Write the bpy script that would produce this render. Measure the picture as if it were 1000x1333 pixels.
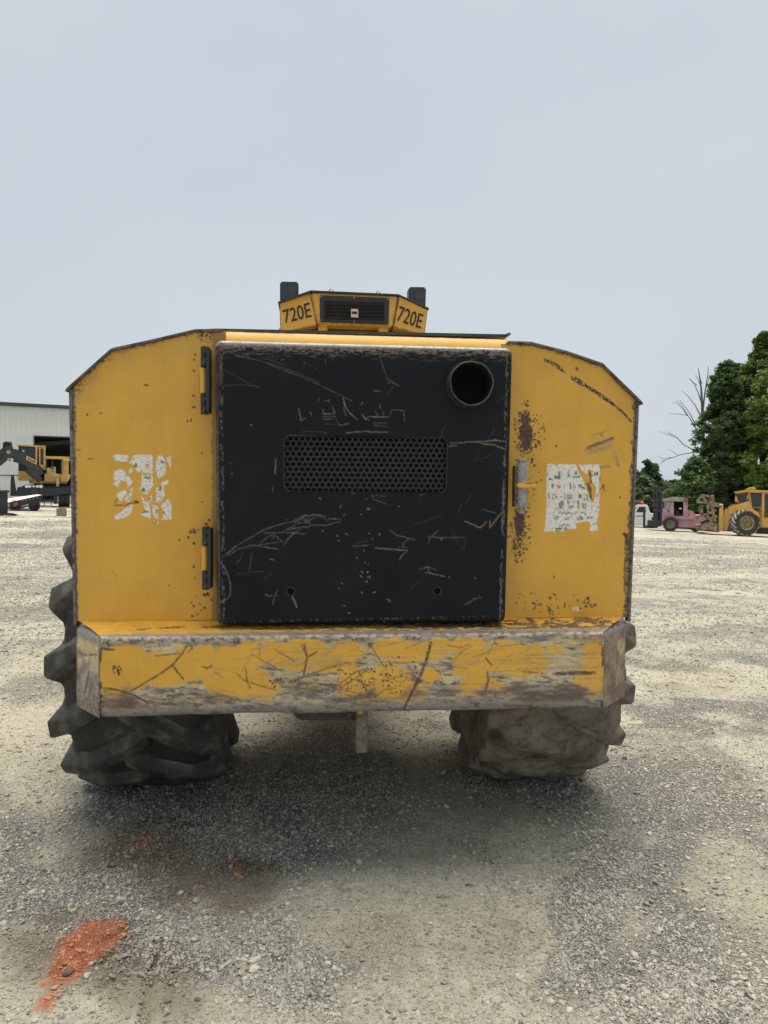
import bpy, bmesh, math, random
import numpy as np
from mathutils import Vector, Matrix

for o in list(bpy.data.objects):
    bpy.data.objects.remove(o)
random.seed(7)
SC = bpy.context.scene
COL = SC.collection

# ------------------------------------------------------------------ camera
F, PCX, PCY = 960.0, 500.0, 666.5            # focal length and centre in photo pixels (1000 x 1333)
CAM = np.array([0.0, 0.0, 1.7])
YAW, PITCH, ROLL = 0.0935, 0.0255, 0.0083
_fw = np.array([math.sin(YAW)*math.cos(PITCH), math.cos(YAW)*math.cos(PITCH), -math.sin(PITCH)])
_r = np.array([math.cos(YAW), -math.sin(YAW), 0.0])
_u = np.cross(_r, _fw)
RT = math.cos(ROLL)*_r + math.sin(ROLL)*_u
UP = -math.sin(ROLL)*_r + math.cos(ROLL)*_u
FW = _fw
cam_data = bpy.data.cameras.new('camera')
cam = bpy.data.objects.new('camera', cam_data)
COL.objects.link(cam)
cam_data.sensor_fit = 'VERTICAL'
cam_data.sensor_height = 36.0
cam_data.lens = 36.0*F/1333.0
cam_data.clip_start = 0.05
cam_data.clip_end = 3000.0
m = Matrix.Identity(4)
for i in range(3):
    m[i][0], m[i][1], m[i][2], m[i][3] = RT[i], UP[i], -FW[i], CAM[i]
cam.matrix_world = m
SC.camera = cam

# ------------------------------------------------------------------ sky, sun, exposure
SUN_EL, SUN_AZ = math.radians(79), math.radians(10)      # sun stands beyond the machine, a little to the right
world = bpy.data.worlds.new('World')
SC.world = world
world.use_nodes = True
wn, wl = world.node_tree.nodes, world.node_tree.links
wn.clear()
out = wn.new('ShaderNodeOutputWorld')
bg = wn.new('ShaderNodeBackground'); bg.inputs['Strength'].default_value = 0.1
sky = wn.new('ShaderNodeTexSky'); sky.sky_type = 'NISHITA'; sky.sun_disc = False
sky.sun_elevation = SUN_EL; sky.sun_rotation = SUN_AZ
sky.air_density = 1.0; sky.dust_density = 4.0; sky.ozone_density = 1.0
tc = wn.new('ShaderNodeTexCoord')
mp = wn.new('ShaderNodeMapping'); mp.inputs['Scale'].default_value = (1.0, 1.0, 2.6)
nz = wn.new('ShaderNodeTexNoise'); nz.inputs['Scale'].default_value = 1.3; nz.inputs['Detail'].default_value = 5.0
nz.inputs['Roughness'].default_value = 0.45
cr = wn.new('ShaderNodeValToRGB')                         # thin even overcast, faintly uneven
cr.color_ramp.elements[0].position = 0.3; cr.color_ramp.elements[0].color = (4.40, 5.02, 5.55, 1)
cr.color_ramp.elements[1].position = 0.75; cr.color_ramp.elements[1].color = (5.35, 5.72, 6.05, 1)
mx = wn.new('ShaderNodeMix'); mx.data_type = 'RGBA'; mx.inputs[0].default_value = 0.88
wl.new(tc.outputs['Generated'], mp.inputs['Vector']); wl.new(mp.outputs['Vector'], nz.inputs['Vector'])
wl.new(nz.outputs['Fac'], cr.inputs['Fac'])
wl.new(sky.outputs['Color'], mx.inputs[6]); wl.new(cr.outputs['Color'], mx.inputs[7])
wl.new(mx.outputs[2], bg.inputs['Color']); wl.new(bg.outputs['Background'], out.inputs['Surface'])

sun_data = bpy.data.lights.new('sun', 'SUN')
sun_data.energy = 4.2; sun_data.angle = math.radians(62); sun_data.color = (1.0, 0.945, 0.835)
sun = bpy.data.objects.new('sun', sun_data); COL.objects.link(sun)
sd = Vector((math.sin(SUN_AZ)*math.cos(SUN_EL), math.cos(SUN_AZ)*math.cos(SUN_EL), math.sin(SUN_EL)))
sun.rotation_euler = sd.to_track_quat('Z', 'Y').to_euler()
sun.location = (0, 0, 30)

SC.view_settings.view_transform = 'Standard'
SC.view_settings.look = 'None'
SC.view_settings.exposure = 0.35
SC.view_settings.gamma = 1.0
SC.view_settings.use_curve_mapping = False
SC.render.engine = 'CYCLES'

# ------------------------------------------------------------------ measuring helpers (photo pixel <-> point in the place)
def ray(px, py):
    return FW + (px-PCX)/F*RT + (PCY-py)/F*UP
def W(px, py, Y, tilt=0.0):                    # the point seen at a pixel on the upright plane y = Y - tilt*(z-1.1)
    d = ray(px, py)
    t = (Y - tilt*(CAM[2]-1.1) - CAM[1])/(d[1] + tilt*d[2])
    return CAM + t*d
def at(px, py, depth):                         # the point seen at a pixel at a given depth
    return CAM + depth*ray(px, py)
def proj(X, Y, Z):
    dx, dy, dz = X-CAM[0], Y-CAM[1], Z-CAM[2]
    w = dx*FW[0]+dy*FW[1]+dz*FW[2]
    return (PCX + F*(dx*RT[0]+dy*RT[1]+dz*RT[2])/w, PCY - F*(dx*UP[0]+dy*UP[1]+dz*UP[2])/w)

# ------------------------------------------------------------------ noise on arrays
def _hash(ix, iy, seed):
    n = (ix.astype(np.int64)*374761393 + iy.astype(np.int64)*668265263 + seed*982451653) & 0xffffffff
    n = ((n ^ (n >> 13))*1274126177) & 0xffffffff
    n = ((n ^ (n >> 16))*2246822519) & 0xffffffff
    return ((n ^ (n >> 15)) & 0xffffff)/float(0xffffff)
def vnoise(x, y, seed=0):
    ix, iy = np.floor(x), np.floor(y)
    fx, fy = x-ix, y-iy
    fx, fy = fx*fx*(3-2*fx), fy*fy*(3-2*fy)
    a, b = _hash(ix, iy, seed), _hash(ix+1, iy, seed)
    c, d = _hash(ix, iy+1, seed), _hash(ix+1, iy+1, seed)
    return (a*(1-fx)+b*fx)*(1-fy)+(c*(1-fx)+d*fx)*fy
def fbm(x, y, seed=0, oct=4, gain=0.5):
    s = 0.0; a = 1.0; t = 0.0
    for k in range(oct):
        s = s + a*vnoise(x*2**k+17.3*k, y*2**k-9.1*k, seed+k*13); t += a; a *= gain
    return s/t
def sstep(a, b, x):
    t = np.clip((x-a)/(b-a), 0, 1)
    return t*t*(3-2*t)
class Paint:                                   # wear masks kept per vertex of a dense sheet
    def __init__(s, PX, PY):
        s.PX, s.PY = PX.ravel(), PY.ravel()
        s.ch = {k: np.zeros(s.PX.size) for k in ('steel', 'rust', 'dark', 'paper', 'ink', 'cream', 'scuff', 'warm')}
        s.jx = s.PX + (fbm(s.PX/3, s.PY/3, 3, 2)-.5)*3.2
        s.jy = s.PY + (fbm(s.PX/3, s.PY/3, 91, 2)-.5)*3.2
        s.n1 = fbm(s.PX/2.0, s.PY/2.0, 5, 3)
        s.n2 = fbm(s.PX/9.0, s.PY/9.0, 8, 4)
    def add(s, ch, v): s.ch[ch] = np.maximum(s.ch[ch], np.clip(v, 0, 1))
    def cut(s, ch, v): s.ch[ch] = s.ch[ch]*(1-np.clip(v, 0, 1))
    def stroke(s, ch, pts, w=1.0, val=0.6, o=(0, 0), k=1.0, broken=0.25, soft=0.9, ends=True):
        P = [(o[0]+a*k, o[1]+b*k) for a, b in pts]
        pad = w+3
        L = sum(math.dist(P[i], P[i+1]) for i in range(len(P)-1)); acc = 0
        for i in range(len(P)-1):
            (x0, y0), (x1, y1) = P[i], P[i+1]
            q = np.where((s.PX > min(x0, x1)-pad) & (s.PX < max(x0, x1)+pad) & (s.PY > min(y0, y1)-pad) & (s.PY < max(y0, y1)+pad))[0]
            l = math.hypot(x1-x0, y1-y0)
            if q.size and l > 0:
                px = s.PX[q]+(s.jx[q]-s.PX[q])*.35; py = s.PY[q]+(s.jy[q]-s.PY[q])*.35
                t = np.clip(((px-x0)*(x1-x0)+(py-y0)*(y1-y0))/(l*l), 0, 1)
                d = np.hypot(px-x0-t*(x1-x0), py-y0-t*(y1-y0))
                tt = (acc+t*l)/L
                ww = w*(.45+.55*np.sqrt(np.clip(4*tt*(1-tt), 0, 1))) if ends else w
                v = val*(1-sstep(ww*.5, ww*.5+soft, d))*(1-broken*(s.n1[q] < .45))
                s.ch[ch][q] = np.maximum(s.ch[ch][q], v)
            acc += l
    def dot(s, ch, x, y, r, val=.9):
        q = np.where((abs(s.PX-x) < r+3) & (abs(s.PY-y) < r+3))[0]
        d = np.hypot(s.jx[q]-x, s.jy[q]-y)
        s.ch[ch][q] = np.maximum(s.ch[ch][q], val*(1-sstep(r*.7, r*.7+.8, d)))
    def inside(s, poly, o=(0, 0), k=1.0, rag=1.0):
        X = s.PX+(s.jx-s.PX)*rag; Y = s.PY+(s.jy-s.PY)*rag
        P = [(o[0]+a*k, o[1]+b*k) for a, b in poly]
        q = np.zeros(X.size, bool); j = len(P)-1
        for i in range(len(P)):
            (xi, yi), (xj, yj) = P[i], P[j]
            if yi != yj:
                q ^= ((yi > Y) != (yj > Y)) & (X < (xj-xi)*(Y-yi)/(yj-yi)+xi)
            j = i
        return q.astype(float)
    def ell(s, cx, cy, rx, ry, rag=1.0):
        return 1-np.sqrt(((s.PX+(s.jx-s.PX)*rag-cx)/rx)**2+((s.PY+(s.jy-s.PY)*rag-cy)/ry)**2)
    def speckle(s, ch, cx, cy, rx, ry, n, rmin, rmax, seed, val=.95):
        rg = random.Random(seed)
        for _ in range(n):
            a, q = rg.uniform(0, 6.283), rg.random()**.6
            s.dot(ch, cx+math.cos(a)*rx*q, cy+math.sin(a)*ry*q, rg.uniform(rmin, rmax)*(rg.random()*.7+.5), val)
    def store(s, me):
        for nm, ks in (('wear', ('steel', 'rust', 'dark', 'paper')), ('wear2', ('ink', 'cream', 'scuff', 'warm'))):
            at_ = me.attributes.new(nm, 'FLOAT_COLOR', 'POINT')
            arr = np.stack([s.ch[k] for k in ks], 1).astype(np.float32)
            at_.data.foreach_set('color', arr.ravel())

# ------------------------------------------------------------------ object helpers
ORG = {}
def tag(o, label=None, cat=None, group=None, kind=None):
    if label: o['label'] = label
    if cat: o['category'] = cat
    if group: o['group'] = group
    if kind: o['kind'] = kind
    return o
def empty(name, loc, rz=0.0, parent=None):
    o = bpy.data.objects.new(name, None); COL.objects.link(o)
    o.location = loc; o.rotation_euler = (0, 0, rz); o.empty_display_size = 0.3
    ORG[o.name] = Vector((0, 0, 0))
    if parent: o.parent = parent
    return o
def link(name, me, mat, parent=None, org=None):
    o = bpy.data.objects.new(name, me); COL.objects.link(o)
    if mat: me.materials.append(mat)
    n = len(me.vertices)
    co = np.empty(n*3, np.float32); me.vertices.foreach_get('co', co); co = co.reshape(-1, 3)
    if org is None:
        org = (co.min(0)+co.max(0))/2
        if parent is None: org[2] = co[:, 2].min()
    co = co-np.asarray(org, np.float32); me.vertices.foreach_set('co', co.ravel()); me.update()
    ORG[o.name] = Vector(org)
    o.location = Vector(org)
    if parent:
        o.parent = parent; o.location = Vector(org)-ORG[parent.name]
    return o
class MB:
    def __init__(s, off=(0, 0, 0)): s.v = []; s.f = []; s.off = Vector(off)
    def add(s, vs, fs):
        b = len(s.v); s.v += [tuple(Vector(v)-s.off) for v in vs]; s.f += [tuple(i+b for i in f) for f in fs]; return s
    def box(s, c, d, R=None):
        c = Vector(c); h = Vector(d)/2
        vs = []
        for z in (-1, 1):
            for x, y in ((-1, -1), (1, -1), (1, 1), (-1, 1)):
                p = Vector((x*h.x, y*h.y, z*h.z)); vs.append(c+(R @ p if R else p))
        return s.add(vs, [(3, 2, 1, 0), (4, 5, 6, 7), (0, 1, 5, 4), (1, 2, 6, 5), (2, 3, 7, 6), (3, 0, 4, 7)])
    def span(s, a, b):
        a, b = Vector(a), Vector(b); return s.box((a+b)/2, [abs(b[i]-a[i]) for i in range(3)])
    def prism(s, poly, y0, y1, axis='y'):       # outline in (x,z) pushed along y, or (y,z) along x, or (x,y) along z
        n = len(poly)
        def P(a, b, t): return {'y': (a, t, b), 'x': (t, a, b), 'z': (a, b, t)}[axis]
        vs = [P(a, b, y0) for a, b in poly]+[P(a, b, y1) for a, b in poly]
        fs = [tuple(range(n)), tuple(range(2*n-1, n-1, -1))]+[((i+1) % n, i, n+i, n+(i+1) % n) for i in range(n)]
        return s.add(vs, fs)
    def tube(s, pts, rad, n=10, caps=True):
        pts = [Vector(p) for p in pts]
        if not isinstance(rad, (list, tuple)): rad = [rad]*len(pts)
        vs, fs = [], []
        ref = None
        for i, p in enumerate(pts):
            d = (pts[min(i+1, len(pts)-1)]-pts[max(i-1, 0)]).normalized()
            if ref is None: ref = Vector((0, 0, 1)) if abs(d.z) < .9 else Vector((1, 0, 0))
            a = d.cross(ref).normalized(); b = d.cross(a).normalized(); ref = -b if False else ref
            for k in range(n):
                t = 2*math.pi*k/n
                vs.append(p+(a*math.cos(t)+b*math.sin(t))*rad[i])
        for i in range(len(pts)-1):
            for k in range(n):
                fs.append((i*n+k, i*n+(k+1) % n, (i+1)*n+(k+1) % n, (i+1)*n+k))
        if caps: fs += [tuple(range(n-1, -1, -1)), tuple(range((len(pts)-1)*n, len(pts)*n))]
        return s.add(vs, fs)
    def bar(s, a, b, w, h, up=(0, 0, 1)):
        a, b = Vector(a), Vector(b); d = (b-a); L = d.length; d.normalize()
        x = d.cross(Vector(up)).normalized(); z = x.cross(d)
        R = Matrix((x, d, z)).transposed()
        return s.box((a+b)/2, (w, L, h), R)
    def lathe(s, prof, c, axis='x', n=48, closed=False):   # prof: (along axis, radius)
        vs, fs = [], []
        for a, r in prof:
            for k in range(n):
                t = 2*math.pi*k/n; p, q = r*math.cos(t), r*math.sin(t)
                vs.append(Vector(c)+Vector({'x': (a, p, q), 'y': (q, a, p), 'z': (p, q, a)}[axis]))
        for i in range(len(prof)-1):
            for k in range(n):
                fs.append((i*n+k, i*n+(k+1) % n, (i+1)*n+(k+1) % n, (i+1)*n+k))
        if closed: fs += [tuple(range(n-1, -1, -1)), tuple(range((len(prof)-1)*n, len(prof)*n))]
        return s.add(vs, fs)
    def mesh(s, name, bevel=0.0, seg=2, smooth=None):
        me = bpy.data.meshes.new(name); me.from_pydata(s.v, [], s.f)
        bm = bmesh.new(); bm.from_mesh(me)
        bmesh.ops.recalc_face_normals(bm, faces=bm.faces)
        if bevel:
            bmesh.ops.bevel(bm, geom=[e for e in bm.edges if e.is_manifold and e.calc_face_angle(0) > .5], offset=bevel, segments=seg, affect='EDGES', clamp_overlap=True)
        bm.to_mesh(me); bm.free()
        if smooth is not None or bevel:
            me.polygons.foreach_set('use_smooth', [True]*len(me.polygons))
            me.set_sharp_from_angle(angle=math.radians(smooth if smooth is not None else 40))
        return me
    def build(s, name, mat, parent=None, bevel=0.0, seg=2, smooth=None, org=None):
        return link(name, s.mesh(name, bevel, seg, smooth), mat, parent, org)
def np_mesh(name, verts, faces, smooth=False):  # quads or triangles from arrays
    me = bpy.data.meshes.new(name)
    verts = np.asarray(verts, np.float32); faces = np.asarray(faces, np.int32); k = faces.shape[1]
    me.vertices.add(len(verts)); me.vertices.foreach_set('co', verts.ravel())
    me.loops.add(faces.size); me.loops.foreach_set('vertex_index', faces.ravel())
    me.polygons.add(len(faces)); me.polygons.foreach_set('loop_start', np.arange(0, faces.size, k, dtype=np.int32))
    if smooth: me.polygons.foreach_set('use_smooth', np.ones(len(faces), bool))
    me.update(calc_edges=True); me.validate(clean_customdata=False)
    return me
def grid_faces(nu, nv, keep=None):
    i, j = np.meshgrid(np.arange(nu-1), np.arange(nv-1), indexing='ij')
    a = (i*nv+j); f = np.stack([a, a+nv, a+nv+1, a+1], -1).reshape(-1, 4)
    return f if keep is None else f[keep.ravel()]
# ------------------------------------------------------------------ materials
class NT:
    def __init__(s, name):
        s.m = bpy.data.materials.new(name); s.m.use_nodes = True
        s.t = s.m.node_tree; s.t.nodes.clear()
        s.out = s.t.nodes.new('ShaderNodeOutputMaterial')
        s.b = s.t.nodes.new('ShaderNodeBsdfPrincipled'); s.t.links.new(s.b.outputs[0], s.out.inputs[0])
        s.co = s.t.nodes.new('ShaderNodeTexCoord')
    def set(s, sock, v):
        if hasattr(v, 'is_output'): s.t.links.new(v, sock)
        elif isinstance(v, tuple) and len(v) == 3 and sock.type == 'RGBA': sock.default_value = (*v, 1)
        else: sock.default_value = v
    def noise(s, scale, detail=4.0, rough=0.55, stretch=None, coord='Object', dist=0.0, world=False):
        n = s.t.nodes.new('ShaderNodeTexNoise')
        n.inputs['Scale'].default_value = scale; n.inputs['Detail'].default_value = detail
        n.inputs['Roughness'].default_value = rough; n.inputs['Distortion'].default_value = dist
        src = s.co.outputs[coord]
        if world:
            g = s.t.nodes.new('ShaderNodeNewGeometry'); src = g.outputs['Position']
        if stretch:
            p = s.t.nodes.new('ShaderNodeMapping'); p.inputs['Scale'].default_value = stretch
            s.t.links.new(src, p.inputs['Vector']); src = p.outputs['Vector']
        s.t.links.new(src, n.inputs['Vector'])
        return n.outputs['Fac']
    def vor(s, scale, feature='F1', out='Distance', world=True):
        n = s.t.nodes.new('ShaderNodeTexVoronoi'); n.feature = feature; n.inputs['Scale'].default_value = scale
        if world:
            g = s.t.nodes.new('ShaderNodeNewGeometry'); s.t.links.new(g.outputs['Position'], n.inputs['Vector'])
        else: s.t.links.new(s.co.outputs['Object'], n.inputs['Vector'])
        return n.outputs[out]
    def ramp(s, v, lo, hi, a=0.0, b=1.0):
        n = s.t.nodes.new('ShaderNodeMapRange'); n.interpolation_type = 'SMOOTHSTEP'
        n.inputs['From Min'].default_value = lo; n.inputs['From Max'].default_value = hi
        n.inputs['To Min'].default_value = a; n.inputs['To Max'].default_value = b
        s.set(n.inputs['Value'], v); return n.outputs['Result']
    def math(s, op, a, b=0.0):
        n = s.t.nodes.new('ShaderNodeMath'); n.operation = op; s.set(n.inputs[0], a); s.set(n.inputs[1], b); return n.outputs[0]
    def mix(s, f, a, b, mode='MIX'):
        n = s.t.nodes.new('ShaderNodeMix'); n.data_type = 'RGBA'; n.blend_type = mode
        s.set(n.inputs[0], f); s.set(n.inputs[6], a); s.set(n.inputs[7], b); return n.outputs[2]
    def attr(s, name):
        n = s.t.nodes.new('ShaderNodeAttribute'); n.attribute_name = name
        p = s.t.nodes.new('ShaderNodeSeparateColor'); s.t.links.new(n.outputs['Color'], p.inputs[0])
        return p.outputs[0], p.outputs[1], p.outputs[2], n.outputs['Alpha']
    def bump(s, h, strength=.3, dist=.01, prev=None):
        n = s.t.nodes.new('ShaderNodeBump'); n.inputs['Strength'].default_value = strength; n.inputs['Distance'].default_value = dist
        s.set(n.inputs['Height'], h)
        if prev: s.t.links.new(prev, n.inputs['Normal'])
        return n.outputs[0]
    def edge(s, radius=.012, lo=.01, hi=.12):    # worn outside edges, from the shape itself
        bv = s.t.nodes.new('ShaderNodeBevel'); bv.samples = 4; bv.inputs['Radius'].default_value = radius
        g = s.t.nodes.new('ShaderNodeNewGeometry')
        d = s.t.nodes.new('ShaderNodeVectorMath'); d.operation = 'DOT_PRODUCT'
        s.t.links.new(bv.outputs[0], d.inputs[0]); s.t.links.new(g.outputs['Normal'], d.inputs[1])
        return s.ramp(s.math('SUBTRACT', 1.0, d.outputs['Value']), lo, hi)
    def done(s, col, rough=.6, metal=0.0, normal=None, spec=.5):
        s.set(s.b.inputs['Base Color'], col); s.set(s.b.inputs['Roughness'], rough); s.set(s.b.inputs['Metallic'], metal)
        s.b.inputs['Specular IOR Level'].default_value = spec
        if normal: s.t.links.new(normal, s.b.inputs['Normal'])
        return s.m
def pbr(name, c, rough=.6, metal=0.0, var=.2, scale=6.0, dirt=None, dlo=.5, dhi=.7, bump=.15, bscale=40.0, edge=None, spec=.5, bdist=.004):
    t = NT(name)
    n = t.noise(scale, 5, .6)
    col = t.mix(t.ramp(n, .3, .7), tuple(x*(1-var) for x in c), tuple(min(1, x*(1+var)) for x in c))
    if dirt: col = t.mix(t.ramp(t.noise(scale*1.7, 6, .65, dist=.4), dlo, dhi), col, dirt)
    if edge: col = t.mix(t.math('MULTIPLY', t.edge(), t.ramp(t.noise(scale*6, 4), .35, .6)), col, edge)
    return t.done(col, t.ramp(t.noise(scale*2, 4), .2, .8, max(.05, rough-.1), min(1, rough+.1)), metal, t.bump(t.noise(bscale, 4), bump, bdist), spec)

def worn_paint(name, base, rough, steel, warm, var=.06, peel=.05, spec=.5, dust=None):
    t = NT(name)
    st, ru, dk, pa = t.attr('wear'); ink, cr_, sc_, wa = t.attr('wear2')
    n = t.noise(5.0, 5, .6); fine = t.noise(220.0, 3, .6)
    col = t.mix(t.ramp(n, .3, .7), tuple(x*(1-var) for x in base), tuple(x*(1+var) for x in base))
    if dust:
        col = t.mix(t.math('MULTIPLY', t.ramp(t.noise(2.2, 6, .7, dist=.6), .42, .75), .55), col, dust)
    if not dust:                                          # rain streaks and faded areas on the big panels
        col = t.mix(t.ramp(t.noise(1.0, 5, .65, stretch=(28, 28, .9)), .45, .8, 0, .16), col, tuple(x*.62 for x in base))
        col = t.mix(t.ramp(t.noise(1.7, 4, .6), .5, .8, 0, .22), col, (min(1, base[0]*1.1), base[1]*1.25, base[2]*2.6))
        col = t.mix(t.ramp(t.noise(130.0, 2, .5), .62, .72, 0, .18), col, (.12, .07, .03))
    mot = t.noise(55.0, 4, .7); mot2 = t.noise(16.0, 5, .65, stretch=(.35, 1, 1.2))
    cream = t.mix(t.ramp(mot2, .35, .65), (.44, .34, .18), (.60, .49, .28))
    cream = t.mix(t.ramp(mot, .55, .72), cream, (.25, .20, .15))
    col = t.mix(cr_, col, cream)
    scuff = t.mix(t.ramp(mot2, .3, .7), (.14, .112, .092), (.33, .30, .262))
    scuff = t.mix(t.ramp(mot, .52, .7), scuff, (.10, .065, .05))
    col = t.mix(sc_, col, scuff)
    col = t.mix(st, col, t.mix(t.ramp(mot, .3, .7), tuple(x*.7 for x in steel), tuple(x*1.2 for x in steel)))
    col = t.mix(wa, col, warm)
    col = t.mix(ru, col, t.mix(t.ramp(mot, .3, .7), (.055, .028, .02), (.14, .085, .06)))
    col = t.mix(dk, col, (.022, .016, .013))
    pn = t.noise(90.0, 4, .7)
    paper = t.mix(t.ramp(pn, .5, .66), (.80, .78, .75), (.50, .43, .37))
    col = t.mix(pa, col, paper)
    col = t.mix(ink, col, t.mix(t.ramp(pn, .4, .6), (.05, .13, .10), (.16, .24, .20)))
    worn = t.math('MAXIMUM', t.math('MAXIMUM', st, sc_), t.math('MAXIMUM', ru, dk))
    r = t.mix(t.math('MAXIMUM', worn, pa), (rough,)*3, (.72,)*3)
    r = t.mix(st, r, (.48,)*3)
    h = t.math('SUBTRACT', t.math('ADD', t.math('MULTIPLY', fine, .12), t.math('MULTIPLY', pa, .5)), t.math('MULTIPLY', worn, .8))
    nb = t.bump(h, .35, .0015)
    nb = t.bump(t.noise(7.0, 3, .5), peel, .05, nb)
    return t.done(col, r, t.math('MULTIPLY', st, .45), nb, spec)

YEL = (.68, .372, .045)
M = {}
M['panel'] = worn_paint('yellow_paint_worn', YEL, .42, (.30, .29, .28), (.36, .29, .22), peel=.06)
M['door'] = worn_paint('black_paint_worn', (.0050, .0066, .0108), .52, (.30, .29, .28), (.30, .22, .165), var=.15, peel=.10, spec=.20, dust=(.0125, .0145, .0185))
M['yellow'] = pbr('yellow_paint', YEL, .45, var=.06, scale=4, dirt=(.42, .27, .09), dlo=.6, dhi=.85, edge=(.12, .09, .07), bump=.08)
M['yellow_far'] = pbr('faded_yellow_paint', (.60, .36, .09), .5, var=.15, scale=1.5, dirt=(.36, .24, .11), dlo=.5, dhi=.75)
M['steel'] = pbr('worn_steel', (.20, .185, .17), .5, .35, var=.35, scale=30, dirt=(.07, .045, .035), dlo=.5, dhi=.72, bump=.4, bscale=120)
M['latch'] = pbr('dull_zinc_steel', (.30, .30, .275), .5, .1, var=.3, scale=35, dirt=(.10, .09, .075), dlo=.55, dhi=.7, bump=.4, bscale=120)
M['edge'] = pbr('bare_plate_edge', (.17, .15, .13), .55, .2, var=.35, scale=22, dirt=(.055, .032, .024), dlo=.45, dhi=.66, bump=.4, bscale=90)
M['darksteel'] = pbr('dark_oily_steel', (.030, .029, .028), .45, .2, var=.4, scale=40, dirt=(.20, .185, .165), dlo=.55, dhi=.7, bump=.5, bscale=90)  # pale dirt colour paints in metallic glints along with bare chips
M['black'] = pbr('black_plastic', (.017, .019, .021), .5, var=.2, scale=8, dirt=(.05, .05, .048), dlo=.5, dhi=.85)
M['grille'] = pbr('dark_perforated_steel', (.017, .020, .024), .55, var=.12, scale=12, spec=.25, edge=(.05, .054, .058))
M['void'] = pbr('unlit_interior', (.006, .006, .006), .8, var=.1)
M['pipe'] = pbr('sooty_pipe_steel', (.022, .022, .022), .7, var=.4, scale=30, edge=(.13, .125, .115), bump=.3)
M['soot'] = pbr('soot', (.004, .004, .004), .9, var=.1)
M['rubber'] = pbr('dusty_rubber', (.030, .030, .029), .72, var=.3, scale=5, dirt=(.10, .093, .080), dlo=.52, dhi=.74, bump=.5, bscale=26, bdist=.01)
M['lug'] = pbr('scuffed_rubber_lug', (.034, .033, .032), .7, var=.3, scale=3.5, dirt=(.16, .145, .112), dlo=.43, dhi=.70, bump=.55, bscale=30, edge=(.16, .15, .13), bdist=.01)
M['mud'] = pbr('mud_caked_rubber', (.205, .178, .135), .9, var=.3, scale=6, dirt=(.09, .077, .06), dlo=.46, dhi=.66, bump=.9, bscale=16, bdist=.03)
M['grey_paint'] = pbr('dark_grey_paint', (.030, .034, .037), .5, var=.15, scale=5, dirt=(.12, .115, .10), dlo=.55, dhi=.8)
M['white'] = pbr('white_paint', (.72, .73, .73), .35, var=.05, scale=2, dirt=(.45, .42, .37), dlo=.6, dhi=.9)
M['pink'] = pbr('faded_pink_paint', (.50, .29, .33), .6, var=.18, scale=1.5, dirt=(.42, .30, .27), dlo=.5, dhi=.72)
M['pinkdark'] = pbr('rusty_faded_red_paint', (.30, .11, .10), .7, var=.3, scale=3, dirt=(.14, .08, .06), dlo=.45, dhi=.7)
M['rusty'] = pbr('rusty_tan_steel', (.32, .235, .15), .8, .0, var=.45, scale=3, dirt=(.14, .08, .05), dlo=.42, dhi=.62, bump=.5)
M['glass'] = pbr('dark_glass', (.012, .014, .016), .08, var=.1, spec=.7)
M['cabglass'] = pbr('dusty_pale_glass', (.38, .40, .38), .3, var=.5, scale=3, spec=.6)
M['orange'] = pbr('orange_red_plastic', (.75, .11, .035), .4, var=.15, scale=4)
M['rimy'] = pbr('dusty_yellow_rim', (.36, .27, .13), .7, var=.25, scale=4, dirt=(.12, .085, .06), dlo=.45, dhi=.7)
M['chrome'] = pbr('bright_hub_steel', (.75, .75, .74), .3, .6, var=.1)
M['pale_deck'] = pbr('pale_plank_deck', (.56, .56, .54), .7, var=.12, scale=3, dirt=(.38, .36, .33))
M['wood'] = pbr('weathered_wood', (.30, .22, .14), .8, var=.3, scale=5)
M['label_red'] = pbr('red_reflector', (.38, .05, .045), .4, var=.2)
M['sticker'] = pbr('cream_sticker', (.62, .54, .44), .5, var=.25, scale=60)
M['ink'] = pbr('black_lettering', (.012, .011, .010), .55, var=.2)
M['trim'] = pbr('dark_green_roof_trim', (.035, .05, .047), .5, var=.15, scale=1)
M['siding'] = pbr('pale_grey_green_siding', (.64, .67, .645), .5, var=.05, scale=.6, dirt=(.54, .56, .53), dlo=.5, dhi=.8)
M['concrete'] = pbr('concrete_slab', (.33, .31, .28), .9, var=.2, scale=2)
M['bark'] = pbr('grey_bark', (.11, .095, .08), .9, var=.3, scale=8, bump=.6)
M['deadwood'] = pbr('dead_grey_wood', (.13, .125, .125), .9, var=.25, scale=5)

def leaf_mat(name, dark, light, trans=.35):
    t = NT(name)
    g = t.t.nodes.new('ShaderNodeNewGeometry')
    c = t.mix(g.outputs['Random Per Island'], dark, light)
    c = t.mix(t.ramp(t.noise(.35, 3, .6), .35, .68), c, tuple(x*.85 for x in dark))
    t.done(c, .55, 0, None, .35)
    tr = t.t.nodes.new('ShaderNodeBsdfTranslucent'); t.t.links.new(c, tr.inputs['Color'])
    mxs = t.t.nodes.new('ShaderNodeMixShader'); mxs.inputs[0].default_value = trans
    t.t.links.new(t.b.outputs[0], mxs.inputs[1]); t.t.links.new(tr.outputs[0], mxs.inputs[2]); t.t.links.new(mxs.outputs[0], t.out.inputs[0])
    return t.m
M['leaf_dark'] = leaf_mat('dark_leaves', (.058, .102, .036), (.16, .235, .082), .48)
M['leaf_light'] = leaf_mat('bright_leaves', (.10, .16, .03), (.26, .34, .075), .48)
M['leaf_far'] = leaf_mat('far_leaves', (.06, .10, .045), (.125, .175, .085), .4)
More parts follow.
